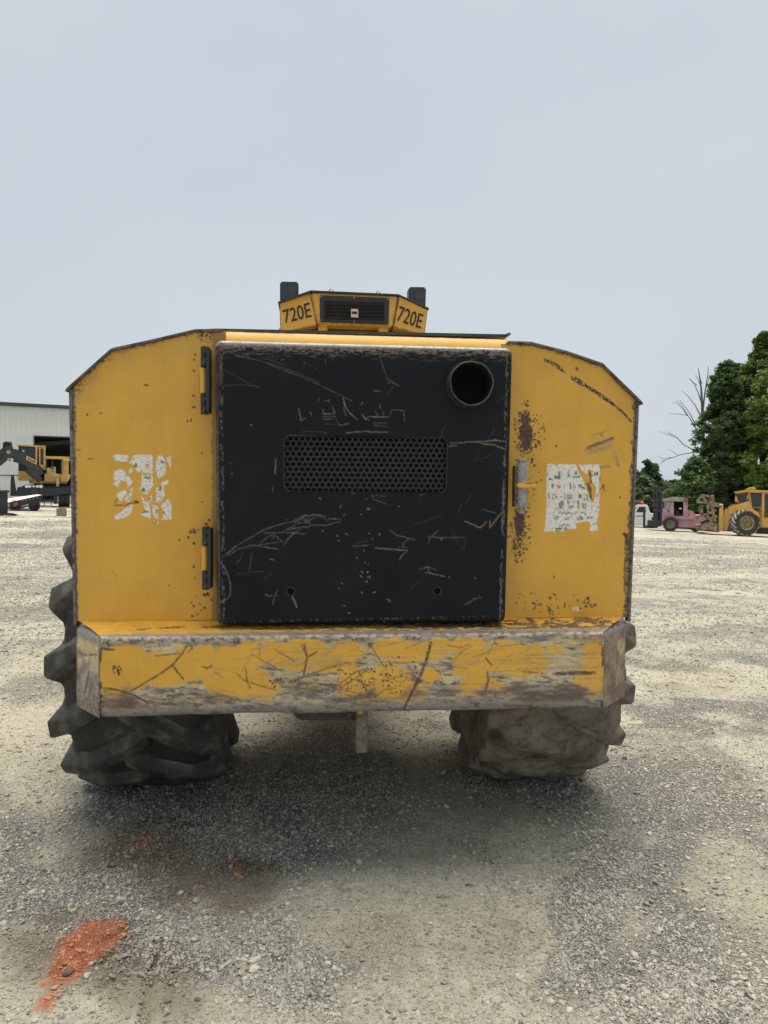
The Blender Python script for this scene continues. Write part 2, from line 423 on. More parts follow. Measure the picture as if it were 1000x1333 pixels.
# ------------------------------------------------------------------ ground
def gz(x, y):                                   # the yard falls gently to the right in the distance
    r = np.hypot(x, y)
    lin = -.0325*np.clip(x, -40, 40) + .06
    return lin*sstep(7.0, 40.0, r)
def axis(lo, hi, step, far_lo, far_hi, g=1.09):
    core = list(np.arange(lo, hi+1e-6, step)); a = []; s = step; p = lo
    while p > far_lo: s *= g; p -= s; a.append(p)
    b = []; s = step; p = core[-1]
    while p < far_hi: s *= g; p += s; b.append(p)
    return np.array(a[::-1]+core+b)
gx = axis(-4.2, 5.4, .022, -900, 900); gy = axis(1.5, 8.6, .022, -60, 1500)
GX, GY = np.meshgrid(gx, gy, indexing='ij')
GPX, GPY = proj(GX, np.maximum(GY, .8), np.zeros_like(GX))
near = (GX > -4.4) & (GX < 5.6) & (GY > 1.3) & (GY < 9)
P = Paint(np.where(near, GPX, -9999), np.where(near, GPY, -9999))
wx, wy = GX.ravel(), GY.ravel()
big = fbm(wx*.9, wy*.9, 21, 4); mid = fbm(wx*2.6, wy*2.6, 33, 4); fin = fbm(wx*9, wy*9, 40, 3)
P.jx = P.PX + (mid-.5)*110 + (fin-.5)*26; P.jy = P.PY + (fbm(wx*2.6+40, wy*2.6, 77, 4)-.5)*75
def soft(cx, cy, rx, ry): return np.clip(P.ell(cx, cy, rx, ry)*2.2, 0, 1)
grav = sstep(.44, .66, big*.62+mid*.38)
for c in ((330, 1075, 160, 62), (420, 985, 150, 60), (760, 1180, 70, 190), (230, 1250, 150, 40), (400, 1270, 110, 80), (900, 1280, 170, 110), (40, 1150, 120, 60), (700, 1010, 130, 40), (860, 1020, 150, 70), (150, 1040, 70, 40), (880, 930, 80, 40)):
    grav = np.maximum(grav, soft(*c))
for c in ((560, 1140, 130, 90), (600, 1240, 110, 130), (480, 1180, 90, 80), (540, 1310, 150, 60), (60, 1000, 120, 90), (960, 1140, 90, 60), (930, 900, 120, 30), (520, 960, 60, 30)):
    grav = grav*(1-(.9 if 450 < c[0] < 650 else .72)*soft(*c))
CL = [(118, 1196), (168, 1192), (178, 1222), (130, 1262), (92, 1290), (62, 1322), (48, 1318), (66, 1276), (84, 1232)]
clay = np.zeros_like(wx)
for q_, (sx_, sy_) in enumerate(((0, 0), (8, 4), (-10, 6), (6, -8), (-6, -6), (15, -3), (-16, 2))):
    jx0, jy0 = P.jx, P.jy; P.jx = P.jx+sx_+(fbm(wx*30, wy*30, 400+q_, 2)-.5)*30; P.jy = P.jy+sy_+(fbm(wx*30, wy*30, 420+q_, 2)-.5)*22
    clay = clay+P.inside(CL, rag=.34)/7.0; P.jx, P.jy = jx0, jy0
clay = clay*sstep(.24, .56, fin*.55+mid*.45)
for c in ((321, 1128, 20, 14), (191, 1101, 10, 6)):
    clay = np.maximum(clay, np.clip(P.ell(*c, rag=.15)*2.2, 0, 1)*sstep(.40, .56, fin))
damp = np.zeros_like(wx)
for c, a in (((190, 1105, 130, 44), .9), ((290, 1142, 115, 42), .95), ((330, 1120, 75, 36), .8), ((60, 1250, 110, 60), .75), ((210, 1290, 90, 70), .65), ((110, 1180, 70, 26), .6), ((640, 1230, 60, 40), .3), ((520, 1230, 60, 50), .3), ((200, 1040, 120, 30), .35), ((660, 1045, 130, 22), .3)):
    damp = np.maximum(damp, a*soft(*c))
tan = np.zeros_like(wx)
for c in ((40, 980, 110, 80), (175, 1300, 60, 60), (950, 1150, 80, 50), (330, 1080, 70, 30), (60, 880, 80, 60), (900, 880, 90, 40), (985, 1230, 50, 60)):
    tan = np.maximum(tan, soft(*c))
nearw = sstep(-4.2, -3.2, wx)*(1-sstep(4.4, 5.4, wx))*sstep(1.5, 1.8, wy)*(1-sstep(6.8, 8.4, wy))
h = gz(GX, GY).ravel()
lum = sstep(.02, .03, 0.03)*nearw
h = h + nearw*((fbm(wx*1.3, wy*1.3, 5, 3)-.5)*.035 + (mid-.5)*.018 + (fin-.5)*.010*(.4+grav) + clay*(.008+.03*np.clip(fbm(wx*24, wy*24, 61, 2)-.42, 0, 1)) )
# a narrow wheel rut near the clay
for (ax, ay), (bx, by), dep in (((203, 1232), (190, 1333), .016), ((150, 1222), (172, 1210), .012), ((133, 1256), (156, 1240), .012), ((122, 1292), (146, 1280), .012)):
    A, B = W(ax, ay, 0, 0), None
    ra, rb = ray(ax, ay), ray(bx, by)
    A = CAM+ra*(CAM[2]/-ra[2]); B = CAM+rb*(CAM[2]/-rb[2])
    t = np.clip(((wx-A[0])*(B[0]-A[0])+(wy-A[1])*(B[1]-A[1]))/((B-A)[:2] @ (B-A)[:2]), 0, 1)
    dd = np.hypot(wx-A[0]-t*(B-A)[0], wy-A[1]-t*(B-A)[1])+(fin-.5)*.02
    h = h - nearw*dep*np.exp(-(dd/.014)**2) + nearw*dep*.8*np.exp(-((dd-.035)/.02)**2)
me = np_mesh('ground', np.stack([wx, wy, h], 1), grid_faces(len(gx), len(gy)), True)
a_ = me.attributes.new('gm', 'FLOAT_COLOR', 'POINT')
a_.data.foreach_set('color', np.stack([grav, clay, damp, nearw], 1).astype(np.float32).ravel())
a_ = me.attributes.new('gt', 'FLOAT_COLOR', 'POINT')
a_.data.foreach_set('color', np.stack([tan, tan*0, tan*0, tan*0], 1).astype(np.float32).ravel())

t = NT('crushed_stone_yard')
g_, c_, d_, n_ = t.attr('gm'); tn_, _, _, _ = t.attr('gt')
farg = t.ramp(t.math('ADD', t.math('MULTIPLY', t.noise(.32, 8, .72, stretch=(.6, 1.2, 1), world=True, dist=.3), .6), t.math('MULTIPLY', t.noise(3.4, 8, .75, world=True), .4)), .40, .62)
gmix = t.mix(n_, farg, g_)
s1 = t.noise(60, 4, .75, world=True); s2 = t.noise(14, 5, .7, world=True); s3 = t.noise(3.2, 4, .6, world=True)
dustc = t.mix(t.ramp(s2, .35, .65), (.42, .393, .30), (.54, .507, .405))
dustc = t.mix(t.ramp(s1, .50, .70), dustc, (.23, .21, .175))
s0 = t.noise(9.0, 9, .8, world=True)
dustc = t.mix(t.ramp(s0, .54, .72), dustc, (.27, .25, .215))
vc = t.vor(150, 'F1', 'Color'); sv = t.t.nodes.new('ShaderNodeSeparateColor'); t.t.links.new(vc, sv.inputs[0])
vd = t.vor(150, 'F1', 'Distance')
stonec = t.mix(sv.outputs[0], (.20, .197, .18), (.42, .405, .355))
stonec = t.mix(t.ramp(sv.outputs[1], .8, .95), stonec, (.56, .53, .47))
stonec = t.mix(t.ramp(vd, .35, .75), stonec, (.12, .112, .10))
col = t.mix(t.ramp(t.math('ADD', gmix, t.math('ADD', t.math('MULTIPLY', t.math('SUBTRACT', s1, .5), 1.0), t.math('MULTIPLY', t.math('SUBTRACT', s0, .5), 1.3))), .1, .95), dustc, stonec)
col = t.mix(t.math('MULTIPLY', tn_, .38), col, (.43, .37, .26))
warmfar = t.math('MULTIPLY', t.ramp(s3, .48, .66), t.math('SUBTRACT', 1.0, n_))
col = t.mix(t.math('MULTIPLY', warmfar, .5), col, (.46, .42, .315))
col = t.mix(d_, col, t.mix(.62, col, (.085, .060, .036), 'MIX'))
clayc = t.mix(t.ramp(s2, .35, .68), (.34, .115, .055), (.58, .225, .11))
clayc = t.mix(t.ramp(s1, .5, .7), clayc, (.20, .085, .05))
col = t.mix(c_, col, clayc)
hh = t.math('ADD', t.math('MULTIPLY', s1, .35), t.math('MULTIPLY', t.math('SUBTRACT', 1.0, vd), t.math('ADD', t.math('MULTIPLY', gmix, .6), .1)))
nb = t.bump(hh, 1.0, .016)
nb = t.bump(s2, .7, .04, nb); nb = t.bump(s0, .6, .06, nb)
nb = t.bump(s3, .25, .10, nb)
M['ground'] = t.done(col, .93, 0, nb, .25)
ground = link('ground', me, M['ground'], None, org=(0, 0, 0)); tag(ground, kind='structure')

# loose crushed stone, one object made of many instanced pebbles
rg = np.random.default_rng(5)
def ground_z(x, y):
    i = np.clip(np.searchsorted(gx, x)-1, 0, len(gx)-2); j = np.clip(np.searchsorted(gy, y)-1, 0, len(gy)-2)
    return h.reshape(len(gx), len(gy))[i, j]
def mask_at(arr, x, y):
    i = np.clip(np.searchsorted(gx, x), 0, len(gx)-1); j = np.clip(np.searchsorted(gy, y), 0, len(gy)-1)
    return arr.reshape(len(gx), len(gy))[i, j]
N = 1340000
cy_ = 1.75+(rg.random(N)**1.5)*7.6
cx_ = cy_*np.tan(YAW+rg.uniform(-.74, .70, N))
k = (cx_ > -4.1) & (cx_ < 5.3)
dens = .13+.87*mask_at(grav, cx_, cy_)*(.35+.65*mask_at(sstep(.35, .6, fin), cx_, cy_))
dens *= 1-.68*mask_at(clay, cx_, cy_)
k &= rg.random(N) < dens*.62*(1-sstep(7.6, 9.3, cy_)*.8)
cx_, cy_ = cx_[k], cy_[k]; n = len(cx_)
size = np.clip(np.exp(rg.normal(math.log(.0029), .50, n)), .0014, .016)
size *= np.clip(.8+.07*cy_, .8, 1.25)
NF = 340000                                    # farther out only the larger stones still show
fy = 6.8+(rg.random(NF)**1.35)*30; fx = fy*np.tan(YAW+np.where(rg.random(NF) < .5, rg.uniform(-.68, -.24, NF), rg.uniform(.18, .66, NF)))
fd = fbm(fx*.45, fy*.8, 301, 5, .6)
kf = rg.random(NF) < (sstep(.36, .62, fd)*.8+.08)*sstep(6.8, 11.5, fy)
fx, fy = fx[kf], fy[kf]
fs_ = np.clip(np.exp(rg.normal(math.log(.0062), .45, len(fx))), .003, .03)*(1+.028*(fy-7))
cx_, cy_, size = np.concatenate([cx_, fx]), np.concatenate([cy_, fy]), np.concatenate([size, fs_]); n = len(cx_)
cz_ = np.where(cy_ > 8, gz(cx_, cy_), ground_z(cx_, cy_))+size*.18
me = bpy.data.meshes.new('gravel'); me.vertices.add(n)
me.vertices.foreach_set('co', np.stack([cx_, cy_, cz_], 1).astype(np.float32).ravel())
for nm, arr in (('sc', np.stack([size*rg.uniform(.8, 1.5, n), size*rg.uniform(.7, 1.1, n), size*rg.uniform(.45, .8, n)], 1)), ('rot', np.stack([rg.normal(0, .3, n), rg.normal(0, .3, n), rg.uniform(0, 6.28, n)], 1))):
    a_ = me.attributes.new(nm, 'FLOAT_VECTOR', 'POINT'); a_.data.foreach_set('vector', arr.astype(np.float32).ravel())
mc, mdp = mask_at(clay, cx_, cy_), mask_at(damp, cx_, cy_)
tcol = np.stack([.14+.38*mc, .10+.075*mc, .062+.022*mc, np.clip(np.maximum(mdp*.75, np.minimum(1, mc*1.3)*.8), 0, 1)], 1)
tcol[cy_ > 8.4, 3] = 0
a_ = me.attributes.new('tc', 'FLOAT_COLOR', 'POINT'); a_.data.foreach_set('color', tcol.astype(np.float32).ravel())
a_ = me.attributes.new('var', 'INT', 'POINT'); a_.data.foreach_set('value', rg.integers(0, 4, n).astype(np.int32))
gravel = bpy.data.objects.new('gravel', me); COL.objects.link(gravel)
t = NT('loose_grey_stone')
oi = t.t.nodes.new('ShaderNodeObjectInfo')
rp = t.t.nodes.new('ShaderNodeValToRGB'); e = rp.color_ramp.elements
e[0].position = 0; e[0].color = (.14, .138, .128, 1); e[1].position = 1; e[1].color = (.54, .51, .44, 1)
for p_, c in ((.3, (.235, .23, .21)), (.7, (.34, .325, .28)), (.94, (.46, .42, .335))):
    q = e.new(p_); q.color = (*c, 1)
t.t.links.new(oi.outputs['Random'], rp.inputs[0])
ta = t.t.nodes.new('ShaderNodeAttribute'); ta.attribute_type = 'INSTANCER'; ta.attribute_name = 'tc'
pc = t.mix(t.ramp(t.noise(1.6, 3), .4, .7), rp.outputs[0], (.36, .335, .265))
M['pebble'] = t.done(t.mix(ta.outputs['Alpha'], pc, ta.outputs['Color']), .85, 0, None, .3)
ng = bpy.data.node_groups.new('gravel_scatter', 'GeometryNodeTree')
ng.interface.new_socket('Geometry', in_out='INPUT', socket_type='NodeSocketGeometry')
ng.interface.new_socket('Geometry', in_out='OUTPUT', socket_type='NodeSocketGeometry')
gi = ng.nodes.new('NodeGroupInput'); go = ng.nodes.new('NodeGroupOutput')
g2i = ng.nodes.new('GeometryNodeGeometryToInstance')
for v_ in range(4):
    ico = ng.nodes.new('GeometryNodeMeshIcoSphere'); ico.inputs['Radius'].default_value = 1; ico.inputs['Subdivisions'].default_value = 2
    sp = ng.nodes.new('GeometryNodeSetPosition')
    nt = ng.nodes.new('ShaderNodeTexNoise'); nt.noise_dimensions = '4D'; nt.inputs['W'].default_value = v_*7.3; nt.inputs['Scale'].default_value = 1.1; nt.inputs['Detail'].default_value = 1
    vm = ng.nodes.new('ShaderNodeVectorMath'); vm.operation = 'SUBTRACT'; vm.inputs[1].default_value = (.5, .5, .5)
    vs_ = ng.nodes.new('ShaderNodeVectorMath'); vs_.operation = 'SCALE'; vs_.inputs['Scale'].default_value = 1.5
    ng.links.new(nt.outputs['Color'], vm.inputs[0]); ng.links.new(vm.outputs[0], vs_.inputs[0]); ng.links.new(vs_.outputs[0], sp.inputs['Offset'])
    ng.links.new(ico.outputs['Mesh'], sp.inputs['Geometry'])
    sm = ng.nodes.new('GeometryNodeSetMaterial'); sm.inputs['Material'].default_value = M['pebble']
    ng.links.new(sp.outputs[0], sm.inputs['Geometry']); ng.links.new(sm.outputs[0], g2i.inputs[0])
iop = ng.nodes.new('GeometryNodeInstanceOnPoints'); iop.inputs['Pick Instance'].default_value = True
ng.links.new(gi.outputs[0], iop.inputs['Points']); ng.links.new(g2i.outputs[0], iop.inputs['Instance'])
for nm, ty, sock in (('sc', 'FLOAT_VECTOR', 'Scale'), ('rot', 'FLOAT_VECTOR', 'Rotation'), ('var', 'INT', 'Instance Index')):
    na = ng.nodes.new('GeometryNodeInputNamedAttribute'); na.data_type = ty; na.inputs['Name'].default_value = nm
    o_ = [s for s in na.outputs if s.enabled and s.name == 'Attribute'][0]
    ng.links.new(o_, iop.inputs[sock])
ng.links.new(iop.outputs[0], go.inputs[0])
md = gravel.modifiers.new('scatter', 'NODES'); md.node_group = ng
tag(gravel, 'loose grey crushed stone scattered over the yard behind the machine', 'gravel', kind='stuff')
# ------------------------------------------------------------------ the machine in the foreground
TILT = .0535
BASE = Vector((.2, 4.35, 0))
ROOT = empty('feller_buncher', BASE)
tag(ROOT, 'yellow forestry machine seen from behind, big black rear engine door and scraped bumper', 'feller buncher')
def mb(): return MB(BASE)
def Ypl(Y0, z): return Y0-TILT*(z-1.1)
YD, YP, YB = 3.17, 3.30, 3.10
DX0, DX1, DZ0, DZ1 = -.4140, .8395, 1.1350, 2.3256

# --- rear panels (left and right of the door): dense sheets that carry their wear
def sheet_poly(name, outline, x0, x1, z0, z1, top, painter, parent, mat, Y0=YP, step=.0032):
    xs = np.linspace(x0, x1, int((x1-x0)/step)+1); ss = np.linspace(0, 1, int((z1-z0)/step)+1)
    X, S = np.meshgrid(xs, ss, indexing='ij')
    Z = z0+(top(X)-z0)*S
    Yv = Y0-TILT*(Z-1.1)
    p = Paint(*proj(X, Yv, Z)); painter(p)
    me = np_mesh(name, np.stack([X.ravel()-BASE.x, Yv.ravel()-BASE.y, Z.ravel()], 1), grid_faces(len(xs), len(ss))[:, ::-1], True)
    p.store(me)
    o = link(name, me, mat, parent)
    return o
def outline_pts(px):                             # outline pixels -> (x, z) on the panel plane
    return [tuple(W(a, b, YP, TILT)[[0, 2]]) for a, b in px]
LT = outline_pts([(94.5, 505), (146, 458), (200, 446), (254, 433), (290, 432)])
RTP = outline_pts([(660, 448), (690, 449), (737, 461), (783, 477), (828, 522)])
def top_of(pts): 
    a = np.array(pts); return lambda X: np.interp(X, a[:, 0], a[:, 1])
ltop, rtop = top_of(LT), top_of(RTP)
ZB = 1.133

def paint_left(p):
    o, k = (80, 420), .30
    for x, y, r in ((580,140,6),(575,160,5),(575,210,5),(573,318,6),(573,367,6),(548,428,4),(562,422,5),(577,907,7),(562,910,6),(550,930,6),(577,957,5),(512,946,4),(575,1060,6),(578,1108,4),(560,900,4),(572,895,4),(610,566,3),(612,777,3),(470,1140,3),(565,1215,3),(575,1230,4),(620,1238,4),(605,1250,3),(566,1275,6),(640,858,6),(630,875,4),(635,1178,9),(622,1182,6),(110,398,4),(600,1220,3),(585,1190,3),(650,1200,5),(590,1265,3)):
        p.dot('rust', o[0]+x*k, o[1]+y*k, r*k*1.15, .95)
    p.dot('scuff', 80+172*k, 420+392*k, 3.2, .8); p.stroke('dark', [(360,268),(378,272)], 2, .8, o, k)
    p.stroke('rust', [(112,592),(140,588)], 1, .7, o, k); p.stroke('rust', [(60,555),(82,550)], 1, .7, o, k)
    p.stroke('rust', [(215,1075),(240,1100)], 1, .4, o, k); p.stroke('scuff', [(560,905),(610,895)], 2, .7, o, k)
    # ragged outer edge and rusted upper corner
    ex = 97+(p.PY-505)*.0133
    d = p.jx-ex
    p.add('rust', (1-sstep(.0, 1.2, d+(p.n2-.45)*6))*sstep(.46, .60, p.n1)*.8)
    p.add('scuff', (1-sstep(.2, 1.4, d+(p.n2-.5)*3)))
    tl = np.interp(p.PX, [94, 146, 200, 254, 290], [505, 458, 446, 433, 432])
    dt = p.jy-tl
    p.add('rust', (1-sstep(2, 26, dt+np.clip(p.PX-100, 0, 200)*.22))*sstep(.50, .64, p.n2*.5+p.n1*.5)*.9)
    p.add('rust', (1-sstep(0, 4.0, dt+(p.n2-.5)*8))*sstep(.42, .55, p.n1)*.9)
    p.add('warm', (1-sstep(5, 60, dt))*sstep(.42, .75, p.n2)*.16)
    q = p.ell(268, 437, 14, 12); p.add('rust', np.clip(q*2, 0, 1)*sstep(.46, .58, p.n1))
    p.add('rust', (1-sstep(0, 2.2, 277-p.jx+(p.n2-.5)*4))*.5)
    # torn paper sticker
    o2, k2 = (80, 580), .16
    for poly in ([(425,75),(545,75),(540,130),(430,125)], [(555,140),(590,75),(740,75),(745,225),(610,215),(600,160)], [(770,140),(790,80),(830,90),(850,140),(850,230),(790,265),(770,210)], [(855,90),(895,85),(890,190),(870,150)], [(430,210),(490,190),(525,230),(585,290),(540,350),(530,290),(480,280),(465,350),(425,310)], [(540,220),(570,170),(575,210),(555,235)], [(650,240),(745,240),(745,320),(690,400),(640,370),(655,290)], [(800,310),(865,275),(870,310),(830,330)], [(775,340),(830,330),(845,400),(800,470),(770,460)], [(445,390),(520,360),(535,385),(480,460)], [(515,440),(575,340),(585,370),(550,465)], [(650,400),(680,450),(720,470),(725,600),(640,560),(690,540),(665,480)], [(700,430),(735,400),(735,440),(715,460)], [(740,480),(780,490),(790,600),(760,580),(740,530)], [(810,490),(870,430),(895,480),(895,600),(820,610),(835,550)], [(430,570),(500,530),(560,480),(590,490),(560,560),(500,590),(440,605)], [(755,615),(795,615),(785,635)]):
        p.add('paper', p.inside(poly, o2, k2, .55)*.97)
    p.cut('paper', p.inside([(680,150),(710,145),(715,175),(690,180)], o2, k2, .4))
    p.cut('paper', sstep(.62, .70, p.n1)*.5)
    for x, y, rx, ry in ((608,160,14,22),(815,140,32,26),(690,262,46,14),(665,360,26,22),(800,350,22,24),(680,540,38,10),(555,430,10,10),(450,335,18,12),(715,425,12,20),(770,530,18,16),(775,622,20,10),(790,275,16,8),(835,545,10,12)):
        p.add('ink', np.clip(p.ell(80+x*k2, 580+y*k2, rx*k2, ry*k2, .5)*3, 0, 1)*sstep(.42, .52, p.n1)*.9)
    p.stroke('rust', [(430,470),(460,430)], 1.2, .8, o2, k2); p.stroke('rust', [(430,485),(520,488),(560,470),(610,462)], 1.3, .8, o2, k2); p.stroke('dark', [(595,455),(628,460)], 3, .9, o2, k2)

def paint_right(p):
    o, k = (640, 430), .292
    X, Y = p.jx, p.jy
    def blob(cx, cy, rx, ry, lo):
        q = p.ell(640+cx*k, 430+cy*k, rx*k, ry*k, .7)
        p.add('rust', sstep(lo, lo+.12, q*.55+p.n1*.55)*sstep(-.6, -.2, q))
    blob(152, 470, 44, 100, .34); blob(148, 400, 40, 60, .42); blob(125, 860, 32, 85, .36)
    p.speckle('rust', 640+165*k, 430+450*k, 72*k, 140*k, 110, .7, 1.9, 11); p.speckle('rust', 640+125*k, 430+900*k, 55*k, 140*k, 95, .7, 1.7, 12)
    p.speckle('rust', 640+120*k, 430+960*k, 34*k, 60*k, 50, .8, 1.9, 15)
    p.speckle('rust', 640+170*k, 430+700*k, 60*k, 120*k, 26, .6, 1.4, 13); p.speckle('rust', 640+270*k, 430+1210*k, 200*k, 60*k, 40, .6, 1.9, 14)
    p.speckle('rust', 640+440*k, 430+1215*k, 35*k, 22*k, 14, .8, 1.8, 18); p.speckle('rust', 640+210*k, 430+1215*k, 22*k, 14*k, 7, .9, 2, 19)
    for x, y, r in ((382,172,7),(287,515,4),(262,410,3),(573,745,4),(280,1098,5)): p.dot('rust', 640+x*k, 430+y*k, r*k*1.2)
    for pts, w in (([(235,132),(262,140),(295,160),(330,186)], 4.0), ([(358,208),(385,225),(420,246)], 5.5), ([(420,246),(480,285),(520,312),(545,330)], 3.6), ([(545,330),(585,365),(624,405)], 1.8)):
        p.stroke('dark', pts, w, .95, o, k, .75); p.stroke('scuff', [(a, b+6) for a, b in pts], w*.8, .7, o, k, .6)
    for pts, w, v in (([(418,535),(470,510),(515,495),(546,480)], 5.5, .75), ([(425,552),(480,535),(540,512)], 4.5, .5), ([(475,614),(530,606)], 3.2, .7), ([(553,540),(566,608)], 3.0, .6), ([(445,470),(490,455),(530,440)], 1.6, .4), ([(540,545),(556,575)], 4, .4)):
        p.stroke('scuff', pts, w, v, o, k, .35)
    p.stroke('dark', [(425,522),(480,505),(545,478)], 1.3, .7, o, k)
    p.dot('scuff', 640+490*k, 430+465*k, 3, .5)
    # ragged bare right edge
    ex = np.interp(p.PY, [522, 690, 705, 760, 806], [826, 818.5, 815, 814, 812.5])
    p.add('steel', sstep(-1.2, .4, X-ex+(p.n2-.5)*6)*.5); p.add('rust', sstep(-1.6, .2, X-ex+(p.n2-.5)*8)*(.35+.6*sstep(.42, .6, p.n1)))
    q = p.inside([(585,905),(600,900),(618,930),(616,985),(600,960)], o, k, .6); p.add('rust', q*.8)
    p.stroke('dark', [(583,905),(602,912),(600,950)], 1.6, .8, o, k)
    p.stroke('rust', [(595,955),(600,1000),(592,1060),(598,1110)], 2.0, .8, o, k, .5)
    tl = np.interp(p.PX, [660, 690, 737, 783, 828], [448, 449, 461, 477, 522])
    p.add('rust', (1-sstep(0, 3.6, p.jy-tl+(p.n2-.5)*6))*sstep(.42, .58, p.n1)*.85)
    # torn sticker
    o2, k2 = (700, 590), .09
    pap = p.inside([(140,158),(890,165),(900,300),(885,560),(890,840),(850,1000),(870,1110),(770,1130),(740,1090),(560,1090),(450,1100),(420,1120),(250,1140),(200,1120),(100,1135),(120,900),(130,500)], o2, k2, .42)
    for hole in ([(545,150),(600,150),(620,230),(715,310),(740,235),(800,240),(785,400),(850,500),(830,640),(795,730),(735,620),(690,470),(640,360)], [(555,1010),(640,990),(755,985),(770,1060),(745,1100),(560,1100)], [(262,455),(330,450),(345,500),(280,510)], [(245,155),(300,155),(280,200)]):
        pap = pap*(1-p.inside(hole, o2, k2, .42))
    p.cut('rust', pap); p.add('paper', pap*(1-.3*sstep(.64, .70, p.n1)))
    n = sstep(.36, .50, fbm(p.PX/1.5, p.PY/1.5, 71, 2))
    for x0, y0, x1, y1, v in ((305,690,380,800,.8),(430,690,465,790,.8),(465,760,530,790,.8),(570,690,605,800,.85),(640,720,712,800,.8),(150,570,185,665,.7),(205,590,262,610,.7),(205,630,230,670,.6),(250,620,285,660,.8),(380,570,400,680,.7),(420,590,500,670,.6),(590,590,640,655,.9),(650,650,740,690,.6),(700,600,730,660,.7),(468,430,490,520,.9),(510,460,525,500,.9),(530,450,550,500,.9),(590,450,640,500,.9),(640,480,690,525,.9),(150,360,200,392,.9),(240,325,335,375,.95),(290,265,335,325,.8),(430,255,465,350,.7),(530,260,575,310,.8),(510,330,610,360,.8),(815,265,872,325,.95),(200,440,240,500,.8),(240,905,300,965,.9),(400,925,450,965,.9),(575,910,650,970,.9),(255,1080,345,1135,.9),(375,1075,440,1120,.9),(700,915,800,945,.7),(800,1010,860,1030,.6),(840,590,870,640,.6)):
        q = p.inside([(x0,y0),(x1,y0),(x1,y1),(x0,y1)], o2, k2, .35); p.add('ink', q*min(1,v*1.1)*(.4+.6*n)*pap)
    for pts in ([(300,875),(330,845),(350,885),(390,850),(420,885),(450,850),(480,880),(510,860)], [(540,880),(570,845)], [(620,880),(640,850),(670,860),(690,890)], [(320,1040),(350,1060),(380,1020),(410,1055),(440,1025),(470,1050)]):
        p.stroke('ink', pts, .8, .8, o2, k2)
    p.add('rust', p.inside([(700,425),(745,430),(775,500),(790,690),(775,690),(740,560)], o2, k2, .3)*.9)
    p.stroke('rust', [(735,260),(765,330),(770,430)], 1.6, .9, o2, k2); p.stroke('dark', [(920,520),(950,460),(965,540)], 1.4, .8, o2, k2); p.stroke('rust', [(905,350),(900,400)], 1.2, .7, o2, k2); p.dot('rust', 700+310*k2, 590+490*k2, 1.2)
    p.add('paper', np.clip(p.ell(750, 793, 5, 4, .6)*3, 0, 1)*sstep(.40, .5, p.n1))

lp = sheet_poly('rear_panel', None, LT[0][0]+.0, DX0+.03, ZB, 2.38, ltop, paint_left, ROOT, M['panel'])
tag(lp, 'left yellow rear panel with a shredded white sticker and two hinges')
rp_ = sheet_poly('rear_panel', None, DX1-.02, RTP[-1][0], ZB, 2.38, rtop, paint_right, ROOT, M['panel'])
tag(rp_, 'right yellow rear panel with rust speckles, torn sticker and latch')
# plate rims, side walls and sloping top plates
def strip_along(pts, y0, y1, th, name, mat, out=0.0):
    b = mb()
    poly = list(pts)+[(x, z+th) for x, z in reversed(pts)]
    b.prism(poly, y0, y1)
    return b.build(name, mat, ROOT, bevel=.003)
LTx = [(LT[0][0]-.022, LT[0][1]-.022)]+LT
RTx = RTP+[(RTP[-1][0]+.022, RTP[-1][1]-.022)]
for pts, nm in ((LTx, 'l'), (RTx, 'r')):
    zc = 2.25
    strip_along([(x, z+.001) for x, z in pts], Ypl(YP, zc)-.022, Ypl(YP, zc)+.035, .011, 'panel_rim', M['edge'])
    strip_along([(x, z+.001) for x, z in pts], Ypl(YP, zc)+.035, 5.15, .010, 'top_plate', M['yellow'])
for x, zt, s in ((LT[0][0], LT[0][1], -1), (RTP[-1][0], RTP[-1][1], 1)):
    b = mb(); b.prism([(Ypl(YP, ZB)-.006, ZB-.02), (Ypl(YP, zt)-.006, zt), (Ypl(YP, zt)+.03, zt), (Ypl(YP, ZB)+.03, ZB-.02)], min(x, x+s*.014), max(x, x+s*.014), 'x')
    b.build('panel_rim', M['edge'], ROOT, bevel=.002)
    b = mb(); b.prism([(Ypl(YP, ZB)+.03, 1.32), (Ypl(YP, zt)+.03, zt), (5.15, zt), (5.15, 1.55)], min(x, x+s*.013), max(x, x+s*.013), 'x')
    b.build('side_plate', M['yellow'], ROOT, bevel=.002)

